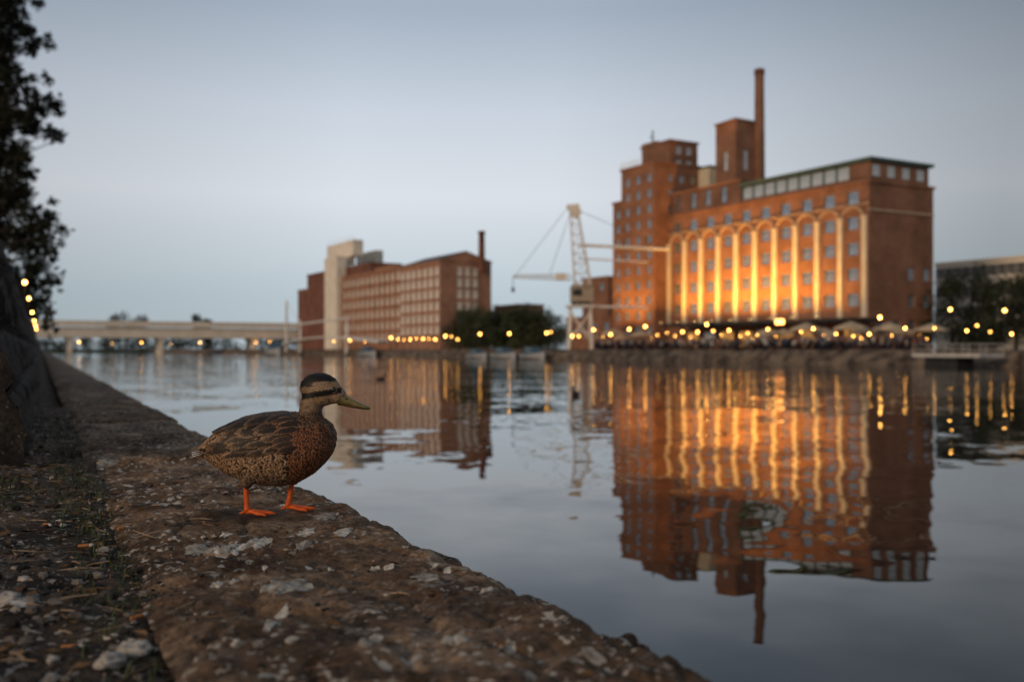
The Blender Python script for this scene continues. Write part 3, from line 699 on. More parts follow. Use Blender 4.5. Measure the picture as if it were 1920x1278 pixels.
for i,(px,py,b) in enumerate(rt_):
    a,d=S(px,b); h=ZZ(py,d)-BZ
    tree(tuple(FB(a,b,BZ)),h,h*.45,3200,.5,'dark tree right of the mill, %s from the left'%ordn(i+1),'trees right of the mill',LEAF3,base=.04)
for i,(px,py,Y,rd) in enumerate([(236,588,470,8),(210,594,475,6),(262,594,472,6),(370,593,470,6),(388,598,475,4)]):
    h=ZZ(py,Y)+.6; tree(((px-960)/F*Y,Y,-.2),h,rd,1500,.9,'round treetop showing above the bridge deck, %s'%['tallest of the left three','left of the tallest','right of the tallest','larger of the right pair','smaller of the right pair'][i],'trees behind the bridge',LEAF3,base=.3)
mb=MB(); mb.add([(-3000,500,-.6),(600,500,-.6),(600,6000,-.6),(-3000,6000,-.6),(-3000,499,-1.9),(600,499,-1.9)],[(0,1,2,3),(4,5,1,0)]); tag(mb.build('distant_bank',GRD),kind='structure')
mb=MB(); leafcloud(mb,[((x+random.uniform(-3,3),506+random.uniform(0,10),random.uniform(0,4.5)),random.uniform(3,5)) for x in range(-300,-60,3)],14000,1.3)
tag(mb.build('thicket',LEAF3,uv=False),'dark thicket along the far bank seen beneath the bridge','bushes',kind='stuff')

# ---------------------------------------------------------------- road bridge
BB=-1.1
Y1=338; P0=Vector(((60-960)/F*Y1,Y1,0)); bd=math.atan2(.47,.883)
br=empty('road_bridge',(P0.x,P0.y,BB),bd,'long pale concrete road bridge crossing the harbour at left','bridge')
mb=MB(); mb.prism([(-40,8.0),(150,8.0),(150,9.2),(-40,9.2)],0,13); mb.build('deck',CONC,br)
mb=MB(); mb.box(-40,150,.12,1.4,5.6,7.99); mb.build('girder',CONC,br)
mb=MB(); mb.box(-40,150,11,12.4,5.6,7.99); mb.build('girder',CONC,br)
mb=MB(); mb.box(-40,150,-.12,-.003,8.75,8.98); mb.build('drip_edge',DARKM,br)
mb=MB(); mb.box(-40,150,.0,.15,9.45,11.5); mb.build('parapet',CONC,br)
mb=MB()
for i in range(64): mb.box(-40+3*i,-39.85+3*i,-.1,-.005,9.21,11.6)
mb.build('railing',WHITEM,br)
for px in (45,132,303,478,590):
    k=(px-960)/F; c,s_=math.cos(bd),math.sin(bd); t=(k*P0.y-P0.x)/(c-k*s_)
    mb=MB(); mb.box(t-.7,t+.7,1.0,11.5,-.7,4.9); mb.box(t-1.3,t+1.3,.6,12,4.9,5.59); mb.build('pier',CONC,br)

fb=FB(S(540,-24)[0],-24,BB); fr=empty('footbridge',tuple(fb),TH,'slender white footbridge with masts in front of dark warehouse','footbridge')
def fbx(px): return S(px,-24)[0]-S(540,-24)[0]
for px,py in ((537,563),(563,600),(650,600)):
    a,d=S(px,-24); z=ZZ(py,d)-BB; mb=MB(); mb.tube([(fbx(px),0,-.7),(fbx(px)+.1,0,z)],[.5,.3],8); mb.build('mast',WHITEM,fr)
mb=MB()
for i in range(12):
    xa=fbx(535)+(fbx(720)-fbx(535))*i/12; xb=fbx(535)+(fbx(720)-fbx(535))*(i+1)/12
    za=3.0+1.6*math.sin(math.pi*i/12); zb_=3.0+1.6*math.sin(math.pi*(i+1)/12)
    mb.add([(xa,-1.5,za),(xb,-1.5,zb_),(xb,1.5,zb_),(xa,1.5,za),(xa,-1.5,za+.35),(xb,-1.5,zb_+.35),(xb,1.5,zb_+.35),(xa,1.5,za+.35)],[(0,1,2,3),(4,5,6,7),(0,1,5,4),(3,2,6,7)])
mb.build('deck',WHITEM,fr)
zA=ZZ(605,S(563,-24)[1])-BB
mb=MB(); mb.bar((fbx(545),0,zA-.6),(fbx(655),0,zA+.4),.35); mb.build('cross_beam',WHITEM,fr)
mb=MB(); mb.bar((fbx(537),0,ZZ(565,S(537,-24)[1])-BB),(fbx(563),0,zA),.15); mb.build('cable',WHITEM,fr)

# ---------------------------------------------------------------- harbour crane
bk=-17; ak,dk=S(1088,bk); cp=FB(ak,bk,BZ)
cr=empty('harbour_crane',tuple(cp),0,'white lattice harbour crane with long jibs left of the mill','crane')
u=dk/F
def CP(px,py,y=0): return Vector(((px-1088)*u,y,(655-py)*u-(BZ-ZZ(655,dk))))
def lattice(mb,a,b,w0,w1,n,t=.13):
    a=Vector(a); b=Vector(b); d=(b-a).normalized(); s=d.cross(Vector((0,1,0))).normalized(); y=Vector((0,1,0))
    pr=None
    for i in range(n+1):
        c=a.lerp(b,i/n); w=(w0+(w1-w0)*i/n)/2
        q=[c+s*w+y*w,c-s*w+y*w,c-s*w-y*w,c+s*w-y*w]
        if pr:
            for j in range(4): mb.bar(pr[j],q[j],t)
            for j in (0,2): mb.bar(pr[j],q[(j+1)%4],t*.55)
        for j in range(4): mb.bar(q[j],q[(j+1)%4],t*.5)
        pr=q
for sx in (-1,1):
    for sy in (-1,1):
        mb=MB(); mb.tube([(sx*2.0,sy*1.8,0),(sx*1.7,sy*1.5,7.3)],[.24,.22],8); mb.build('leg',WHITEM,cr)
for sy in (-1,1):
    for sx in (-1,1):
        mb=MB(); mb.bar((-2.0*sx,sy*(1.7+.05*sx),1.2),(1.7*sx,sy*(1.5+.05*sx),6.5),.16); mb.build('cross_brace',WHITEM,cr)
    mb=MB(); mb.bar((-1.9,sy*1.66,3),(1.9,sy*1.66,3),.16); mb.build('tie_beam',WHITEM,cr)
mb=MB(); mb.box(-2.4,2.4,-2.1,2.1,7.3,7.7); mb.build('platform',WHITEM,cr)
mb=MB(); mb.lathe([(1.6,7.701),(1.6,8.25),(0,8.25)],16); mb.build('turntable',DARKM,cr)
mb=MB(); mb.box(-1.7,2.2,-1.5,1.5,8.26,10.7); mb.prism([(-1.8,10.7),(2.3,10.7),(1.9,11.2),(-1.5,11.2)],-1.6,1.6); cab=mb.build('cabin',M('cabin_paint',(.42,.34,.25),(.26,.2,.15),1),cr)
mb=MB(); mb.box(-1.4,.2,-1.56,-1.502,9.3,10.4); mb.build('cabin_window',DARKM,cab)
mb=MB(); lattice(mb,CP(1094,547),CP(1077,402),2.9,1.4,8,.15); mb.build('mast',WHITEM,cr)
mb=MB(); mb.prism([tuple((CP(px,py).x,CP(px,py).z)) for px,py in ((1062,385),(1085,383),(1090,400),(1083,408),(1072,406))],-.7,.7); mb.build('mast_head',PALE,cr)
mb=MB(); lattice(mb,CP(1070,520),CP(962,518),.9,.4,8,.11); mb.build('jib',WHITEM,cr)
mb=MB(); mb.tube([CP(1085,460,-.6),CP(1252,468,-.6)],[.30,.22],8); mb.build('boom',WHITEM,cr)
mb=MB(); mb.tube([CP(1085,485,-.6),CP(1215,492,-.6)],[.15,.12],8); mb.build('boom',WHITEM,cr)
for A,B in ((CP(1065,388),CP(968,515)),(CP(1072,392),CP(1030,516)),(CP(1085,395),CP(1250,466,-.6))):
    mb=MB(); mb.bar(A,B,.06); mb.build('stay_cable',DARKM,cr)
mb=MB(); mb.bar(CP(962,518),CP(962,540),.08); mb.ell(tuple(CP(962,543)),.3,.3,.5,8,6); mb.build('hook',DARKM,cr)
mb=MB(); mb.box(CP(1042,0).x,CP(1060,0).x,-.7,.7,CP(0,520).z-.5,CP(0,520).z+.7); mb.build('counterweight',PALE,cr)
mb=MB(); mb.tube([CP(1105,575,-1),CP(1212,577,-1)],.22,8); mb.build('gangway',WHITEM,cr)

# ---------------------------------------------------------------- parasols, crowd
PCAN=M('cream_canvas',(.56,.43,.28),(.42,.32,.21),.5,.8)
pm_c=MB(); pm_c.lathe([(.05,3.25),(1.9,2.55),(1.92,2.3),(1.88,2.3),(1.86,2.53),(.05,3.15)],8); pc=pm_c.mesh('canopy',PCAN)
pm_p=MB(); pm_p.tube([(0,0,0),(0,0,3.3)],.04,8); pp=pm_p.mesh('pole',DARKM)
pm_b=MB(); pm_b.lathe([(0,.12),(.4,.1),(.42,0)],10); pbm=pm_b.mesh('base',DARKM)
plist=[(1112,-15,.9),(1150,-17,1.05),(1166,-11,.85),(1203,-15,1),(1440,-14,1.0),(1470,-11,.9),(1512,-16,1.1),(1545,-12,.95),(1596,-15,1.1),(1618,-11,.9),(1668,-14,1),(1692,-9,.9),(1745,-8,1.05)]
for i,(px,b,sc_) in enumerate(plist):
    a,d=S(px,b); o=empty('parasol',tuple(FB(a,b,BZ)),random.random(),'open cream parasol on the mill terrace, %s from the left'%ordn(i+1),'parasol','parasols on the terrace')
    o.scale=(sc_,sc_,sc_*random.uniform(.92,1.02))
    mobj('canopy',pc,o); mobj('pole',pp,o); mobj('base',pbm,o)
mb=MB()
for i in range(400):
    px=random.uniform(1105,1735); b=random.uniform(-22.3,-8); a,d=S(px,b); p=FB(a,b,BZ)
    sit=random.random()<.4; g=random.choice([(.06,.06,.08),(.35,.28,.22),(.65,.58,.5),(.25,.09,.06),(.08,.11,.2),(.03,.03,.03),(.03,.03,.03),(.45,.38,.33)])
    hip=.5 if sit else .88; x,y=p.x,p.y; an=random.uniform(0,6.28); c_,s_=math.cos(an),math.sin(an)
    for sd in (-.1,.1):
        ox,oy=-s_*sd,c_*sd
        if sit: mb.tube([(x+ox+.42*c_,y+oy+.42*s_,BZ),(x+ox+.42*c_,y+oy+.42*s_,BZ+.48),(x+ox,y+oy,BZ+.5)],[.05,.07,.09],5,(.03,.03,.04))
        else: mb.tube([(x+ox,y+oy,BZ),(x+ox,y+oy,BZ+.45),(x+ox*.8,y+oy*.8,BZ+.9)],[.055,.065,.09],5,(.03,.03,.045))
        mb.tube([(x-s_*sd*2,y+c_*sd*2,BZ+hip+.5),(x-s_*sd*2.5+.1*c_,y+c_*sd*2.5+.1*s_,BZ+hip+.25),(x-s_*sd*2+.28*c_,y+c_*sd*2+.28*s_,BZ+hip+.2)],[.055,.045,.035],5,g)
    mb.tube([(x,y,BZ+hip-.05),(x,y,BZ+hip+.25),(x,y,BZ+hip+.5),(x,y,BZ+hip+.6)],[.15,.14,.2,.07],7,g)
    mb.ell((x,y,BZ+hip+.73),.09,.09,.12,7,5,(.38,.23,.15) if random.random()<.6 else (.05,.03,.02))
tag(mb.build('crowd',colmat('crowd_clothes'),None,True,uv=False),'crowd of guests sitting and standing on the terrace below the mill','people',kind='stuff')

# ---------------------------------------------------------------- lamps
gm_=MB(); gm_.ell((0,0,0),.16,.16,.17,12,8); gme=gm_.mesh('globe',LAMP,True)
po_=MB(); po_.tube([(0,0,0),(0,0,.06),(0,0,.0601),(0,0,1)],[.12,.11,.055,.04],8); pom=po_.mesh('post',DARKM,True)
ca_=MB(); ca_.lathe([(0,.25),(.08,.23),(.13,.17),(.08,.165),(0,.16)],10); cam_=ca_.mesh('lamp_cap',DARKM,True)
def lamp(loc,z,lab,grp,sc=1):
    o=empty('street_lamp',loc,0,lab,'street lamp',grp); h=z-loc[2]
    g=mobj('globe',gme,o,(0,0,h)); g.scale=(sc,sc,sc)
    p=mobj('post',pom,o); p.scale=(sc,sc,h-.12*sc)
    c=mobj('lamp_cap',cam_,o,(0,0,h)); c.scale=(sc,sc,sc); return o
far=[(656,638,-20,1),(626,640,-20,.8),(733,633,-19,1.1),(746,636,-20,.7),(758,637,-19,.55),(769,636,-20,.9),(781,634,-18,.6),(793,635,-20,.9),(804,635,-19,.55),(816,636,-20,.9),(835,630,-19,1.1),(846,631,-14,.6),(858,636,-20,.8),(705,640,-20,.6),(684,641,-20,.5),
 (900,626,-20,1),(955,625,-20,1),(1025,624,-20,1),(1033,622,-16,.6),(1073,630,-21,.9),(1085,630,-15,.8),(1113,618,-20,.9),(1130,632,-12,.5),(1145,627,-20,.9),(1160,622,-12,.6),(1180,617,-20,.9),(1196,625,-15,.6),(1210,612,-20,1),(1222,634,-18,.4),(1233,628,-12,.5),(1251,624,-10,.5),(1266,630,-15,.5),(1280,622,-21,.8),(1295,632,-9,.45),(1308,622,-20,.8),(1325,608,-20,1),(1337,620,-14,.7),(1352,628,-9,.5),(1367,619,-20,.8),(1378,634,-12,.4),(1388,630,-9,.5),(1402,624,-12,.6),(1412,634,-16,.4),(1420,628,-8,.5),(1440,617,-20,.7),(1455,631,-10,.45),(1470,636,-17,.35),(1482,626,-9,.5),(1502,622,-11,.55),(1525,616,-20,.75),(1536,634,-18,.35),(1545,628,-9,.5),(1556,636,-20,.3),(1568,626,-14,.6),(1585,633,-9,.45),(1600,630,-10,.5),(1615,634,-16,.35),(1630,626,-19,.7),(1650,595,-21,.95),(1661,634,-9,.4),(1672,629,-9,.5),(1684,636,-15,.3),(1697,615,-19,.7),(1712,634,-9,.4),(1725,628,-9,.5),(1738,635,-14,.3),(1752,615,-12,.5),(1782,580,-21,.75),(1813,620,-10,.65),(1832,610,-18,.5),(1857,622,-10,.45),(1884,582,-21.5,.75),(1897,626,-12,.6)]
far.sort()
for i,(px,py,b,sc_) in enumerate(far):
    a,d=S(px,b); lamp(tuple(FB(a,b,BZ)),ZZ(py,d),'glowing warm globe lamp on the far bank, %s from the left'%ordn(i+1),'lamps along the far bank',sc_*(1.0 if d<190 else 1.1))
for i,(px,py) in enumerate([(148,641),(210,644),(265,642),(320,644),(375,642),(480,642),(506,640),(551,641)]):
    Y=332+ (px-148)*.12; x=(px-960)/F*Y
    lamp((x,Y,WZ-.3),ZZ(py,Y),'small warm lamp seen under the bridge deck, %s from the left'%ordn(i+1),'lamps under the bridge',[1.3,.6,1.2,.6,1.2,1.1,.9,1.3][i])
for i,(Y,sc_) in enumerate([(22,.25),(29,.23),(40,.26),(52,.30),(63,.34),(73,.38)]):
    x=-.36-.473*Y
    lamp((x,Y,WH-.05),1.96,'small warm lamp on top of the left wall, %s from the camera'%ordn(i+1),'lamps along the left wall',sc_)
a,d=S(1462,-8.3); p=FB(a,-8.3,BZ); o=empty('glowing_sign',tuple(p),TH,'small glowing orange sign above the terrace canopy edge','sign')
z=ZZ(603,d)-BZ
mb=MB(); mb.box(-.8,.8,-.06,.06,z-.35,z+.35); mb.build('panel',SIGNGLOW,o); mb=MB(); mb.box(-.06,.06,.065,.13,0,z); mb.build('post',DARKM,o)

# ---------------------------------------------------------------- pontoon and boats
RAIL=M('grey_rail_paint',(.55,.51,.46),(.40,.37,.33),1.5,.6)
ap,dp=S(1800,-28); po=empty('landing_pontoon',tuple(FB(ap,-28,WZ)),TH,'pale low landing pontoon with railing at the right far quay','pontoon')
mb=MB(); mb.box(-4.0,3.4,-1.8,1.8,.95,1.3); mb.build('deck',RAIL,po)
mb=MB(); mb.box(-3.0,.6,-1.2,1.2,-.3,.94); mb.build('float',DARKM,po)
for y in (-1.7,1.7):
    mb=MB()
    for z in (1.75,2.2): mb.bar((-4.0,y,z),(3.4,y,z),.045)
    for i in range(5): x=-4.0+7.4*i/4; mb.bar((x,y,1.3),(x,y,2.22),.05)
    mb.build('railing',RAIL,po)
mb=MB(); mb.bar((-4.2,1.9,1.2),(-6.5,4.5,1.6),.25); mb.build('gangway',RAIL,po)
HULL=M('boat_hull',(.40,.40,.41),(.26,.27,.29),1,.4); BLUE=M('blue_cover',(.08,.15,.20),(.05,.10,.14),1,.6)
def boatmeshes():
    h=MB(); vs=[];fs=[]; st=[(-3,.8,.75),(-2,1.0,.72),(0,1.1,.75),(1.8,.85,.85),(2.7,.4,1.0),(3.2,.03,1.1)]
    for x,w,zt_ in st:
        vs+=[(x,-w,zt_),(x,-w*.8,.2),(x,0,-.25),(x,w*.8,.2),(x,w,zt_)]
    for i in range(len(st)-1):
        for j in range(4): fs.append((i*5+j,i*5+j+1,(i+1)*5+j+1,(i+1)*5+j))
        fs.append((i*5+4,i*5,(i+1)*5,(i+1)*5+4))
    fs.append((0,1,2,3,4)); h.add(vs,fs)
    c=MB(); c.prism([(-1.4,.75),(1.3,.8),(.7,1.7),(-1.2,1.75)],-.75,.75)
    w=MB(); w.prism([(-1.0,1.15),(.8,1.15),(.6,1.55),(-.95,1.6)],-.77,.77)
    return h.mesh('hull',HULL),c.mesh('cabin',BLUE),w.mesh('cabin_window',GLASS)
bh_,bc_,bw_=boatmeshes()
for px,b,lab,sc in [(895,-27,'leftmost small moored motor boat before the green trees',1.0),(945,-27,'small motor boat moored between the other two by the trees',1.15),(1000,-27,'rightmost small moored motor boat before the green trees',1.2),(515,-34,'white motor boat moored below the bridge end',2.0),(690,-26.5,'small motor boat moored below the long warehouse',1.3)]:
    a,d=S(px,b); o=empty('motor_boat',tuple(FB(a,b,WZ)),TH+random.uniform(-.1,.1),lab,'boat'); o.scale=(sc,sc,sc)
    mobj('hull',bh_,o); c=mobj('cabin',bc_,o); mobj('cabin_window',bw_,c)
FD=M('dark_plumage',(.035,.026,.02),(.02,.015,.012),30,.8)
for px,py,rz,lab in [(714,712,.3,'small dark duck swimming left of centre on the water'),(1079,741,2.0,'small dark duck swimming below the harbour crane')]:
    Y=F*(CZ-WZ)/(py-HZ); x=(px-960)/F*Y
    mb=MB(); mb.ell((0,0,.06),.24,.12,.11,14,8); mb.tube([(.15,0,.1),(.2,0,.2),(.22,0,.26)],[.06,.045,.05],8); mb.ell((.24,0,.28),.07,.05,.055,10,6); mb.tube([(.28,0,.275),(.36,0,.26)],[.025,.015],6); mb.tube([(-.2,0,.09),(-.32,0,.16)],[.06,.01],6)
    tag(mb.build('swimming_duck',FD,None,True,loc=(x,Y,WZ),rz=rz),lab,'duck')

# ---------------------------------------------------------------- the duck
K=.00158
def D(px,py,y=0): return Vector(((px-510)*K,y,(966-py)*K))
dx0=(510-960)/F*2.95
duck=empty('duck',(dx0,2.95,.004),0,'brown mallard hen standing on the quay edge looking right','duck')
mb=MB()
secs=[(372,845,853,.010),(388,831,863,.032),(405,815,876,.053),(430,799,891,.074),(460,786,904,.088),(495,779,911,.096),(530,776,913,.098),(560,778,906,.094),(588,784,890,.084),(608,790,871,.068),(621,800,854,.048),(628,815,836,.022)]
n=28; vs=[];fs=[]
for px,t,b,hw in secs:
    c=(t+b)/2; hh=(b-t)/2*K; z=(966-c)*K; x=(px-510)*K
    for j in range(n):
        th=2*math.pi*j/n; ct,st=math.cos(th),math.sin(th)
        e=.88
        vs.append((x,hw*math.copysign(abs(ct)**e,ct),z+hh*math.copysign(abs(st)**e,st)))
for i in range(len(secs)-1):
    for j in range(n): fs.append((i*n+j,i*n+(j+1)%n,(i+1)*n+(j+1)%n,(i+1)*n+j))
fs.append(tuple(range(n-1,-1,-1))); b0=(len(secs)-1)*n; fs.append(tuple(range(b0,b0+n)))
mb.add(vs,fs)
mb.tube([D(578,830),D(582,808),D(582,790),D(582,772),D(587,754),D(595,738)],[x*K for x in (40,30,22.5,20.5,22,25)],20)
mb.ell(tuple(D(601,734)),39*K,25*K,31*K,24,14,M=Matrix.Rotation(R(10),3,'Y'))
mb.ell(tuple(D(624,742)),26*K,18*K,18.5*K,20,12,M=Matrix.Rotation(R(16),3,'Y'))
mb.ell(tuple(D(595,750)),25*K,22*K,17*K,20,12)
for px,y in ((468,-.042),(543,.045)):
    mb.tube([D(px+14,872,y),D(px+3,898,y),D(px-1,914,y)],[24*K,15*K,6.5*K],12)
me=mb.mesh('duck_raw',None,uv=False)
tmp=bpy.data.objects.new('duck_raw',me); link(tmp)
md=tmp.modifiers.new('r','REMESH'); md.mode='VOXEL'; md.voxel_size=.0034
sm=tmp.modifiers.new('s','SMOOTH'); sm.factor=.5; sm.iterations=7
dg=bpy.context.evaluated_depsgraph_get(); dg.update()
body=bpy.data.meshes.new_from_object(tmp.evaluated_get(dg)); bpy.data.objects.remove(tmp)
bv=[v.co.copy() for v in body.vertices]; bf_=[tuple(p.vertices) for p in body.polygons]
bvh=BVHTree.FromPolygons(bv,bf_)
def pxpy(p): return 510+p.x/K, 966-p.z/K
def lerp3(a,b,t): t=max(0,min(1,t)); return tuple(a[i]+(b[i]-a[i])*t for i in range(3))
def bodycol(p):
    px,py=pxpy(p); nz=.5+.5*noise.noise(p*90); jit=3.0*noise.noise(p*160)
    py+=jit*.6
    if py<774 and px>548:
        tan=(.46,.29,.165); dark=(.010,.008,.006)
        crown=718+(8 if px<590 else 0)+(600-px)*.05
        base=lerp3(tan,(.22,.135,.078),(605-px)/45)
        st=737+(632-px)*.16
        if py<crown+3: return lerp3(dark,lerp3(dark,base,.6),max(0,(py-crown)/3))
        if abs(py-st)<8.0 and px<642: return lerp3(dark,base,max(0,(abs(py-st)-4.2)/3.8))
        if py>755 and px>604: base=(.52,.34,.20)
        return lerp3(base,tuple(c*.45 for c in base),nz*.8)
    if py<800 and px>548: return lerp3((.22,.125,.070),(.11,.062,.036),nz)
    if px>565: return lerp3((.17,.066,.029),(.085,.035,.017),nz)
    if py<800: return (.028,.019,.013)
    if py>895: return (.14,.09,.058)
    return lerp3((.07,.043,.027),(.038,.024,.016),nz)
V=list(bv); Fc=list(bf_); CA=[bodycol(p) for p in bv]; CB=list(CA); UVv=[(0.0,0.0)]*len(bv)
def feather(V,Fc,CA,CB,UVv,p,t,nrm,L,W,off0,lift,ca,cb):
    base=len(V); side=t.cross(nrm).normalized()
    prof=[(0,.55),(.3,.9),(.62,1.0),(.86,.72),(1,.18)]
    for q,wd in prof:
        for u in (-1,0,1):
            pt=p+t*(L*q)+side*(W*.5*wd*u)
            loc,nn,idx,dist=bvh.find_nearest(pt)
            if loc is None: loc,nn=pt,nrm
            o=off0+lift*q-.0012*abs(u)
            V.append(loc+nn*o); CA.append(ca); CB.append(cb); UVv.append((u*wd if q<.9 else u*.9,q))
    for i in range(len(prof)-1):
        for j in range(2):
            a=base+i*3+j; Fc.append((a,a+1,a+4,a+3))
areas=[p.area for p in body.polygons]
random.seed(11)
faces=random.choices(range(len(bf_)),weights=areas,k=8200)
rr_=random.random
for fi in faces:
    pl=body.polygons[fi]; p=pl.center.copy(); nn=pl.normal.copy(); px,py=pxpy(p)
    if px<382: continue
    if py>905 and 430<px<560 and nn.z>-.3: continue
    if py<775 and px>548:
        if px>630 or abs(py-737-(632-px)*.16)<10 or rr_()<.4: continue
        t=Vector((-1,0,-.25 if py<745 else -.8)); L,W=.0070,.0026; c0=bodycol(p); ca=tuple(x*.5 for x in c0); cb=tuple(x*1.05 for x in c0)
    elif py<800 and px>552: t=Vector((-.35,0,-1)); L,W=.012,.006; ca=lerp3((.10,.055,.031),(.04,.024,.015),rr_()); cb=(.32,.19,.108)
    elif px>560: t=Vector((-.75,0,-.6)); L,W=.015,.011; ca=lerp3((.042,.017,.009),(.085,.035,.017),rr_()); cb=lerp3((.44,.17,.066),(.24,.092,.038),rr_())
    elif py<805: t=Vector((-1,0,-.15)); L,W=.028,.016; ca=lerp3((.016,.011,.008),(.032,.021,.014),rr_()); cb=(.12,.075,.045)
    elif py>888: t=Vector((-1,0,.1)); L,W=.022,.015; ca=lerp3((.095,.062,.04),(.05,.033,.022),rr_()); cb=(.27,.18,.115)
    else: t=Vector((-1,0,-.10)); L,W=.028,.018; ca=lerp3((.020,.013,.009),(.05,.031,.020),rr_()); cb=lerp3((.54,.33,.185),(.26,.155,.085),rr_())
    t=t-nn*t.dot(nn)
    if t.length<.15: continue
    t.normalize()
    ang=random.gauss(0,.30); t=(t*math.cos(ang)+nn.cross(t)*math.sin(ang)).normalized()
    sc=random.uniform(.65,1.3)
    small=py<775 and px>548
    feather(V,Fc,CA,CB,UVv,p,t,nn,L*sc,W*sc,.0002 if small else .0004+rr_()*.0008,.0010 if small else .0036,ca,cb)
def featmesh(name,V,Fc,CA,CB,UVv,mat):
    me=bpy.data.meshes.new(name); me.from_pydata([tuple(v) for v in V],[],Fc); me.update(); me.materials.append(mat)
    for nm,C_ in (('ColA',CA),('ColB',CB)):
        a=me.color_attributes.new(nm,'FLOAT_COLOR','POINT'); fl=[]
        for c in C_: fl+=[c[0],c[1],c[2],1]
        a.data.foreach_set('color',fl)
    ul=me.uv_layers.new(name='UVMap'); fl=[]
    for l in me.loops: fl+=list(UVv[l.vertex_index])
    ul.data.foreach_set('uv',fl)
    me.polygons.foreach_set('use_smooth',[True]*len(me.polygons)); return me
def plumage():
    m,nt,N,L,b=newmat('mallard_plumage')
    A=N.new('ShaderNodeVertexColor'); A.layer_name='ColA'; B=N.new('ShaderNodeVertexColor'); B.layer_name='ColB'
    uv=N.new('ShaderNodeUVMap'); sp=N.new('ShaderNodeSeparateXYZ'); L.new(uv.outputs['UV'],sp.inputs[0])
    def mth(op,a,b_=None):
        n=N.new('ShaderNodeMath'); n.operation=op
        for i,x in enumerate((a,b_)):
            if x is None: continue
            if isinstance(x,(int,float)): n.inputs[i].default_value=x
            else: L.new(x,n.inputs[i])
        return n.outputs[0]
    u2=mth('MULTIPLY',sp.outputs['X'],sp.outputs['X'])
    v=mth('MAXIMUM',mth('MULTIPLY',mth('SUBTRACT',sp.outputs['Y'],.35),1.55),0.0)
    d=mth('SQRT',mth('ADD',mth('MULTIPLY',u2,.9),mth('MULTIPLY',v,v)))
    tc=N.new('ShaderNodeTexCoord'); n1=N.new('ShaderNodeTexNoise'); n1.inputs['Scale'].default_value=130; n1.inputs['Detail'].default_value=4; L.new(tc.outputs['Object'],n1.inputs['Vector'])
    d2=mth('ADD',d,mth('MULTIPLY',mth('SUBTRACT',n1.outputs['Fac'],.5),.9))
    r=ramp(N,[(.62,0),(.90,1)]); L.new(d2,r.inputs['Fac'])
    mx=N.new('ShaderNodeMixRGB'); L.new(r.outputs['Color'],mx.inputs['Fac']); L.new(A.outputs['Color'],mx.inputs['Color1']); L.new(B.outputs['Color'],mx.inputs['Color2'])
    mp=N.new('ShaderNodeMapping'); mp.inputs['Scale'].default_value=(130,300,420); L.new(tc.outputs['Object'],mp.inputs['Vector'])
    n2=N.new('ShaderNodeTexNoise'); n2.inputs['Scale'].default_value=1; n2.inputs['Detail'].default_value=4; L.new(mp.outputs[0],n2.inputs['Vector'])
    r2=ramp(N,[(.35,.40),(.65,1.35)]); L.new(n2.outputs['Fac'],r2.inputs['Fac'])
    m2=N.new('ShaderNodeMixRGB'); m2.blend_type='MULTIPLY'; m2.inputs['Fac'].default_value=.85; L.new(mx.outputs['Color'],m2.inputs['Color1']); L.new(r2.outputs['Color'],m2.inputs['Color2'])
    L.new(m2.outputs['Color'],b.inputs['Base Color']); b.inputs['Roughness'].default_value=.50; b.inputs['Specular IOR Level'].default_value=.28
    bp=N.new('ShaderNodeBump'); bp.inputs['Distance'].default_value=.0012; bp.inputs['Strength'].default_value=.8; L.new(n2.outputs['Fac'],bp.inputs['Height']); L.new(bp.outputs['Normal'],b.inputs['Normal'])
    return m
PLUM=plumage()
mobj('body',featmesh('body',V,Fc,CA,CB,UVv,PLUM),duck)
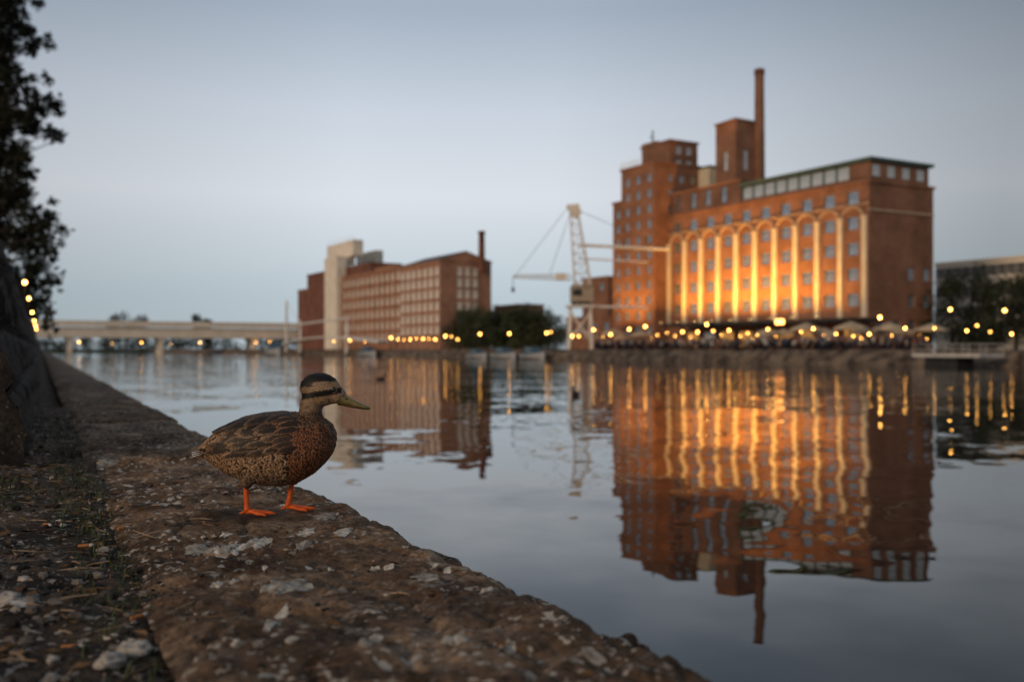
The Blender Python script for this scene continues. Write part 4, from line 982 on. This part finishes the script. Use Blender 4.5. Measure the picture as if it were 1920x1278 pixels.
def wingmesh(side):
    V=[];Fc=[];CA=[];CB=[];UVv=[]
    rows=[
     ([(455,842),(460,836),(465,830)],(-80,11),12,.0040,(.016,.011,.009),(.10,.062,.038)),
     ([(478,838),(484,830),(490,822),(494,814),(496,806)],(-86,17),15,.0060,(.020,.013,.009),(.36,.22,.12)),
     ([(505,843),(510,834),(515,826),(520,817),(522,808),(522,799)],(-76,15),15,.0080,(.022,.014,.010),(.33,.20,.107)),
     ([(535,841),(540,832),(545,823),(548,814),(550,804),(548,795)],(-56,11),13,.0095,(.024,.015,.010),(.27,.158,.085)),
     ([(562,836),(566,827),(570,818),(572,808),(570,798),(565,790)],(-38,8),12,.0105,(.034,.019,.012),(.25,.128,.062)),
     ([(470,797),(485,792),(500,789)],(-72,23),14,.009,(.016,.011,.008),(.17,.105,.06)),
     ([(515,790),(532,787),(548,787)],(-58,13),13,.011,(.016,.011,.008),(.15,.092,.053))]
    for bases,(tx,tz),W,off,ca,cb in rows:
        for (bx,by) in bases:
            jx=random.uniform(-14,14); jy=random.uniform(-3,3); lx=random.uniform(.75,1.3); c=lerp3(ca,tuple(x*1.8 for x in ca),random.random()); cbb=lerp3(cb,tuple(x*.45 for x in cb),random.random())
            base=len(V); seg=7
            for i in range(seg+1):
                q=i/seg; wd=(.6+.4*min(1,q*2.5)) if q<.66 else max(.10,math.sqrt(max(0,1-((q-.66)/.34)**2)))
                px=bx+jx+tx*q*lx; py=by+jy+tz*q*(.6+.4*q)
                for u in (-1,0,1):
                    pz=py+u*W*.5*wd
                    g=Vector(((px-510)*K,side*.16,(966-pz)*K))
                    hit=bvh.ray_cast(g,Vector((0,-side,0)))
                    if hit[0] is None:
                        loc,nn,_,_=bvh.find_nearest(Vector((g.x,side*.02,g.z))); o=off*.5
                    else: loc,nn=hit[0],hit[1]; o=off
                    V.append(loc+nn*(o*(.35+.65*min(1,q*1.6))-.0020*abs(u)+.0012*q)); CA.append(c); CB.append(cbb); UVv.append((u*min(1,wd),q*.92+.04))
            for i in range(seg):
                for j in range(2): a=base+i*3+j; Fc.append((a,a+1,a+4,a+3))
    return featmesh('wing',V,Fc,CA,CB,UVv,PLUM)
for sd in (-1,1): mobj('wing',wingmesh(sd),duck)
V=[];Fc=[];CA=[];CB=[];UVv=[]
for i in range(9):
    t=(i-4)/4; base=len(V)
    a=D(412,832+abs(t)*10,t*.030); b_=D(359+abs(t)*9,845+abs(t)*12,t*.040)
    for k in range(6):
        q=k/5; c=a.lerp(b_,q); wd=(.011,.013,.013,.011,.008,.002)[k]
        for u in (-1,0,1): V.append(c+Vector((0,u*wd*.8,-abs(u)*.003+.002*(1-abs(t)))) ); CA.append((.03,.02,.015)); CB.append((.7,.63,.55) if abs(t)>.4 else (.24,.16,.10)); UVv.append((u*.95,q))
    for k in range(5):
        for j in range(2): x=base+k*3+j; Fc.append((x,x+1,x+4,x+3))
mobj('tail',featmesh('tail',V,Fc,CA,CB,UVv,PLUM),duck)
BILL=M('olive_bill',(.22,.165,.045),(.11,.085,.028),60,.40,.0006,spec=.45)
mb=MB(); st=[(634,738,764,13),(643,741,765,12),(652,746,767,11),(662,751.8,769,11),(673,757.5,770.5,12),(683,761.8,772,12),(690,765,772.3,9),(694,768,771.5,3.5)]
vs=[];fs=[];n=14
for px,t,b,hw in st:
    c=D(px,(t+b)/2); hh=(b-t)/2*K
    for j in range(n):
        th=2*math.pi*j/n; vs.append((c.x,hw*K*math.cos(th),c.z+hh*math.sin(th)))
for i in range(len(st)-1):
    for j in range(n): fs.append((i*n+j,i*n+(j+1)%n,(i+1)*n+(j+1)%n,(i+1)*n+j))
fs.append(tuple(range(n))); b0=(len(st)-1)*n; fs.append(tuple(range(b0,b0+n)))
mb.add(vs,fs); bill=mb.build('bill',BILL,duck,True)
DK=M('dark_horn',(.012,.010,.008),(.008,.007,.006),30,.3)
for sd in (-1,1):
    mb=MB(); mb.ell(tuple(D(651,751.2,sd*10.7*K)),3.2*K,.8*K,1.2*K,8,6,M=Matrix.Rotation(R(25),3,'Y')); mb.build('nostril',DK,bill,True)
    mb=MB(); mb.tube([D(640,758,sd*12.3*K),D(652,761.5,sd*11*K),D(664,765.3,sd*11*K),D(677,768.2,sd*12*K),D(688,769.8,sd*9.9*K)],[.0006]*5,6); mb.build('mouth_line',DK,bill,True)
EYE=M('dark_eye',(.006,.005,.004),(.004,.003,.003),10,.06,spec=.8)
LID=M('eyelid_skin',(.22,.145,.09),(.13,.09,.055),40,.7)
for sd in (-1,1):
    g=D(629,734,sd*.1); h=bvh.ray_cast(g,Vector((0,-sd,0))); p=h[0]-h[1]*.002
    mb=MB(); mb.ell((0,0,0),5.2*K,3.6*K,4.8*K,16,10); e=mb.build('eye',EYE,duck,True,loc=tuple(p))
    mb=MB()
    mb.tube([Vector((6.2*K*math.cos(t),0,5.6*K*math.sin(t))) for t in [6.2832*i/20 for i in range(21)]],[.0011]*21,6); mb.build('eyelid',LID,e,True,loc=(0,sd*.0028,0))
ORG=M('orange_leg_skin',(.80,.145,.020),(.60,.09,.013),70,.45,.0008)
WEB=M('orange_web_skin',(.74,.13,.018),(.52,.08,.012),60,.5,.001)
for (kx,ky,ax,ay,y) in ((467,905,470,956,-.040),(542,905,534,950,.045)):
    ank=D(ax,ay,y); ank=Vector((ank.x,ank.y,.014))
    knee=D(kx,ky,y)
    mb=MB(); mb.tube([knee+Vector((.002,0,.012)),knee,knee.lerp(ank,.25),knee.lerp(ank,.7),ank+Vector((0,0,.006)),ank],[.0105,.010,.0080,.0076,.0092,.0100],12); leg=mb.build('leg',ORG,duck,True)
    mb=MB(); tips=[]
    for an,L in ((-26,.070),(2,.084),(27,.068)):
        d=Vector((math.cos(R(an)),math.sin(R(an)),0)); tip=Vector((ank.x,ank.y,.0045))+d*L; tips.append(tip)
        a_=Vector((ank.x,ank.y,.011))
        mb.tube([a_,a_.lerp(tip,.3)+Vector((0,0,.003)),a_.lerp(tip,.55)+Vector((0,0,.0005)),a_.lerp(tip,.78)+Vector((0,0,.002)),tip],[.0080,.0058,.0060,.0048,.0028],8)
    hb=Vector((ank.x-.022,ank.y-.004,.006)); mb.tube([Vector((ank.x,ank.y,.014)),hb],[.005,.0022],6)
    foot=mb.build('foot',ORG,leg,True)
    mb=MB()
    a_=Vector((ank.x,ank.y,.0085))
    for i in range(2):
        A,B=tips[i],tips[i+1]; n=6
        vs=[];fs=[]
        for r_ in range(5):
            q=.12+.83*r_/4
            for j in range(n+1):
                t=j/n; e=a_.lerp(A,q).lerp(a_.lerp(B,q),t)
                pull=(1-.20*math.sin(math.pi*t)*q*q); e=a_+(e-a_)*pull; e.z=.0078*(1-q)+.0042*q-.0018*math.sin(math.pi*t)
                vs.append(e)
        for r_ in range(4):
            for j in range(n): fs.append((r_*(n+1)+j,r_*(n+1)+j+1,(r_+1)*(n+1)+j+1,(r_+1)*(n+1)+j))
        mb.add(vs,fs)
    mb.build('web',WEB,foot,True)
    mb=MB()
    for t in tips:
        d=(t-Vector((ank.x,ank.y,.004))).normalized(); mb.tube([t-d*.002+Vector((0,0,.001)),t+d*.006-Vector((0,0,.003))],[.0022,.0005],6)
    mb.build('claw',DK,foot,True)

# ---------------------------------------------------------------- world, sun, camera
w=bpy.data.worlds.new('World'); bpy.context.scene.world=w; w.use_nodes=True
N=w.node_tree.nodes; L=w.node_tree.links; bg=N['Background']
tc=N.new('ShaderNodeTexCoord'); sp=N.new('ShaderNodeSeparateXYZ'); L.new(tc.outputs['Generated'],sp.inputs[0])
r=ramp(N,[(0,(.42,.50,.55)),(.05,(.45,.53,.59)),(.15,(.67,.705,.755)),(.23,(.56,.615,.69)),(.32,(.355,.42,.505)),(.6,(.26,.30,.36)),(1,(.23,.26,.31))])
L.new(sp.outputs['Z'],r.inputs['Fac'])
mp=N.new('ShaderNodeMath'); mp.operation='MULTIPLY_ADD'; mp.inputs[1].default_value=.5; mp.inputs[2].default_value=.5; L.new(sp.outputs['X'],mp.inputs[0])
r2=ramp(N,[(.0,.8),(.27,.76),(.42,1.04),(.52,1.02),(.62,.82),(.72,.53),(1,.5)]); L.new(mp.outputs[0],r2.inputs['Fac'])
mx=N.new('ShaderNodeMixRGB'); mx.blend_type='MULTIPLY'; mx.inputs['Fac'].default_value=1; L.new(r.outputs['Color'],mx.inputs['Color1']); L.new(r2.outputs['Color'],mx.inputs['Color2'])
sk=N.new('ShaderNodeTexSky'); sk.sky_type='NISHITA'; sk.sun_disc=False; sk.sun_elevation=R(14); sk.sun_rotation=R(220)
ad=N.new('ShaderNodeMixRGB'); ad.blend_type='ADD'; ad.inputs['Fac'].default_value=.006; L.new(mx.outputs['Color'],ad.inputs['Color1']); L.new(sk.outputs['Color'],ad.inputs['Color2'])
L.new(ad.outputs['Color'],bg.inputs['Color']); bg.inputs['Strength'].default_value=1.0
sl=bpy.data.lights.new('sun','SUN'); sl.energy=1.15; sl.angle=R(12); sl.color=(1,.70,.42)
so=bpy.data.objects.new('sun',sl); link(so); so.rotation_euler=Vector((.63,.74,-.27)).to_track_quat('-Z','Y').to_euler(); so.location=(-50,-40,40)
cd=bpy.data.cameras.new('camera'); co=bpy.data.objects.new('camera',cd); link(co); co.location=(0,0,CZ); co.rotation_euler=(R(90),0,0)
cd.lens=35; cd.sensor_width=36; cd.shift_y=15/1920; cd.clip_start=.05; cd.clip_end=9000
cd.dof.use_dof=True; cd.dof.focus_distance=2.88; cd.dof.aperture_fstop=2.4
sc=bpy.context.scene; sc.camera=co
sc.view_settings.view_transform='Standard'; sc.view_settings.look='None'; sc.view_settings.exposure=0
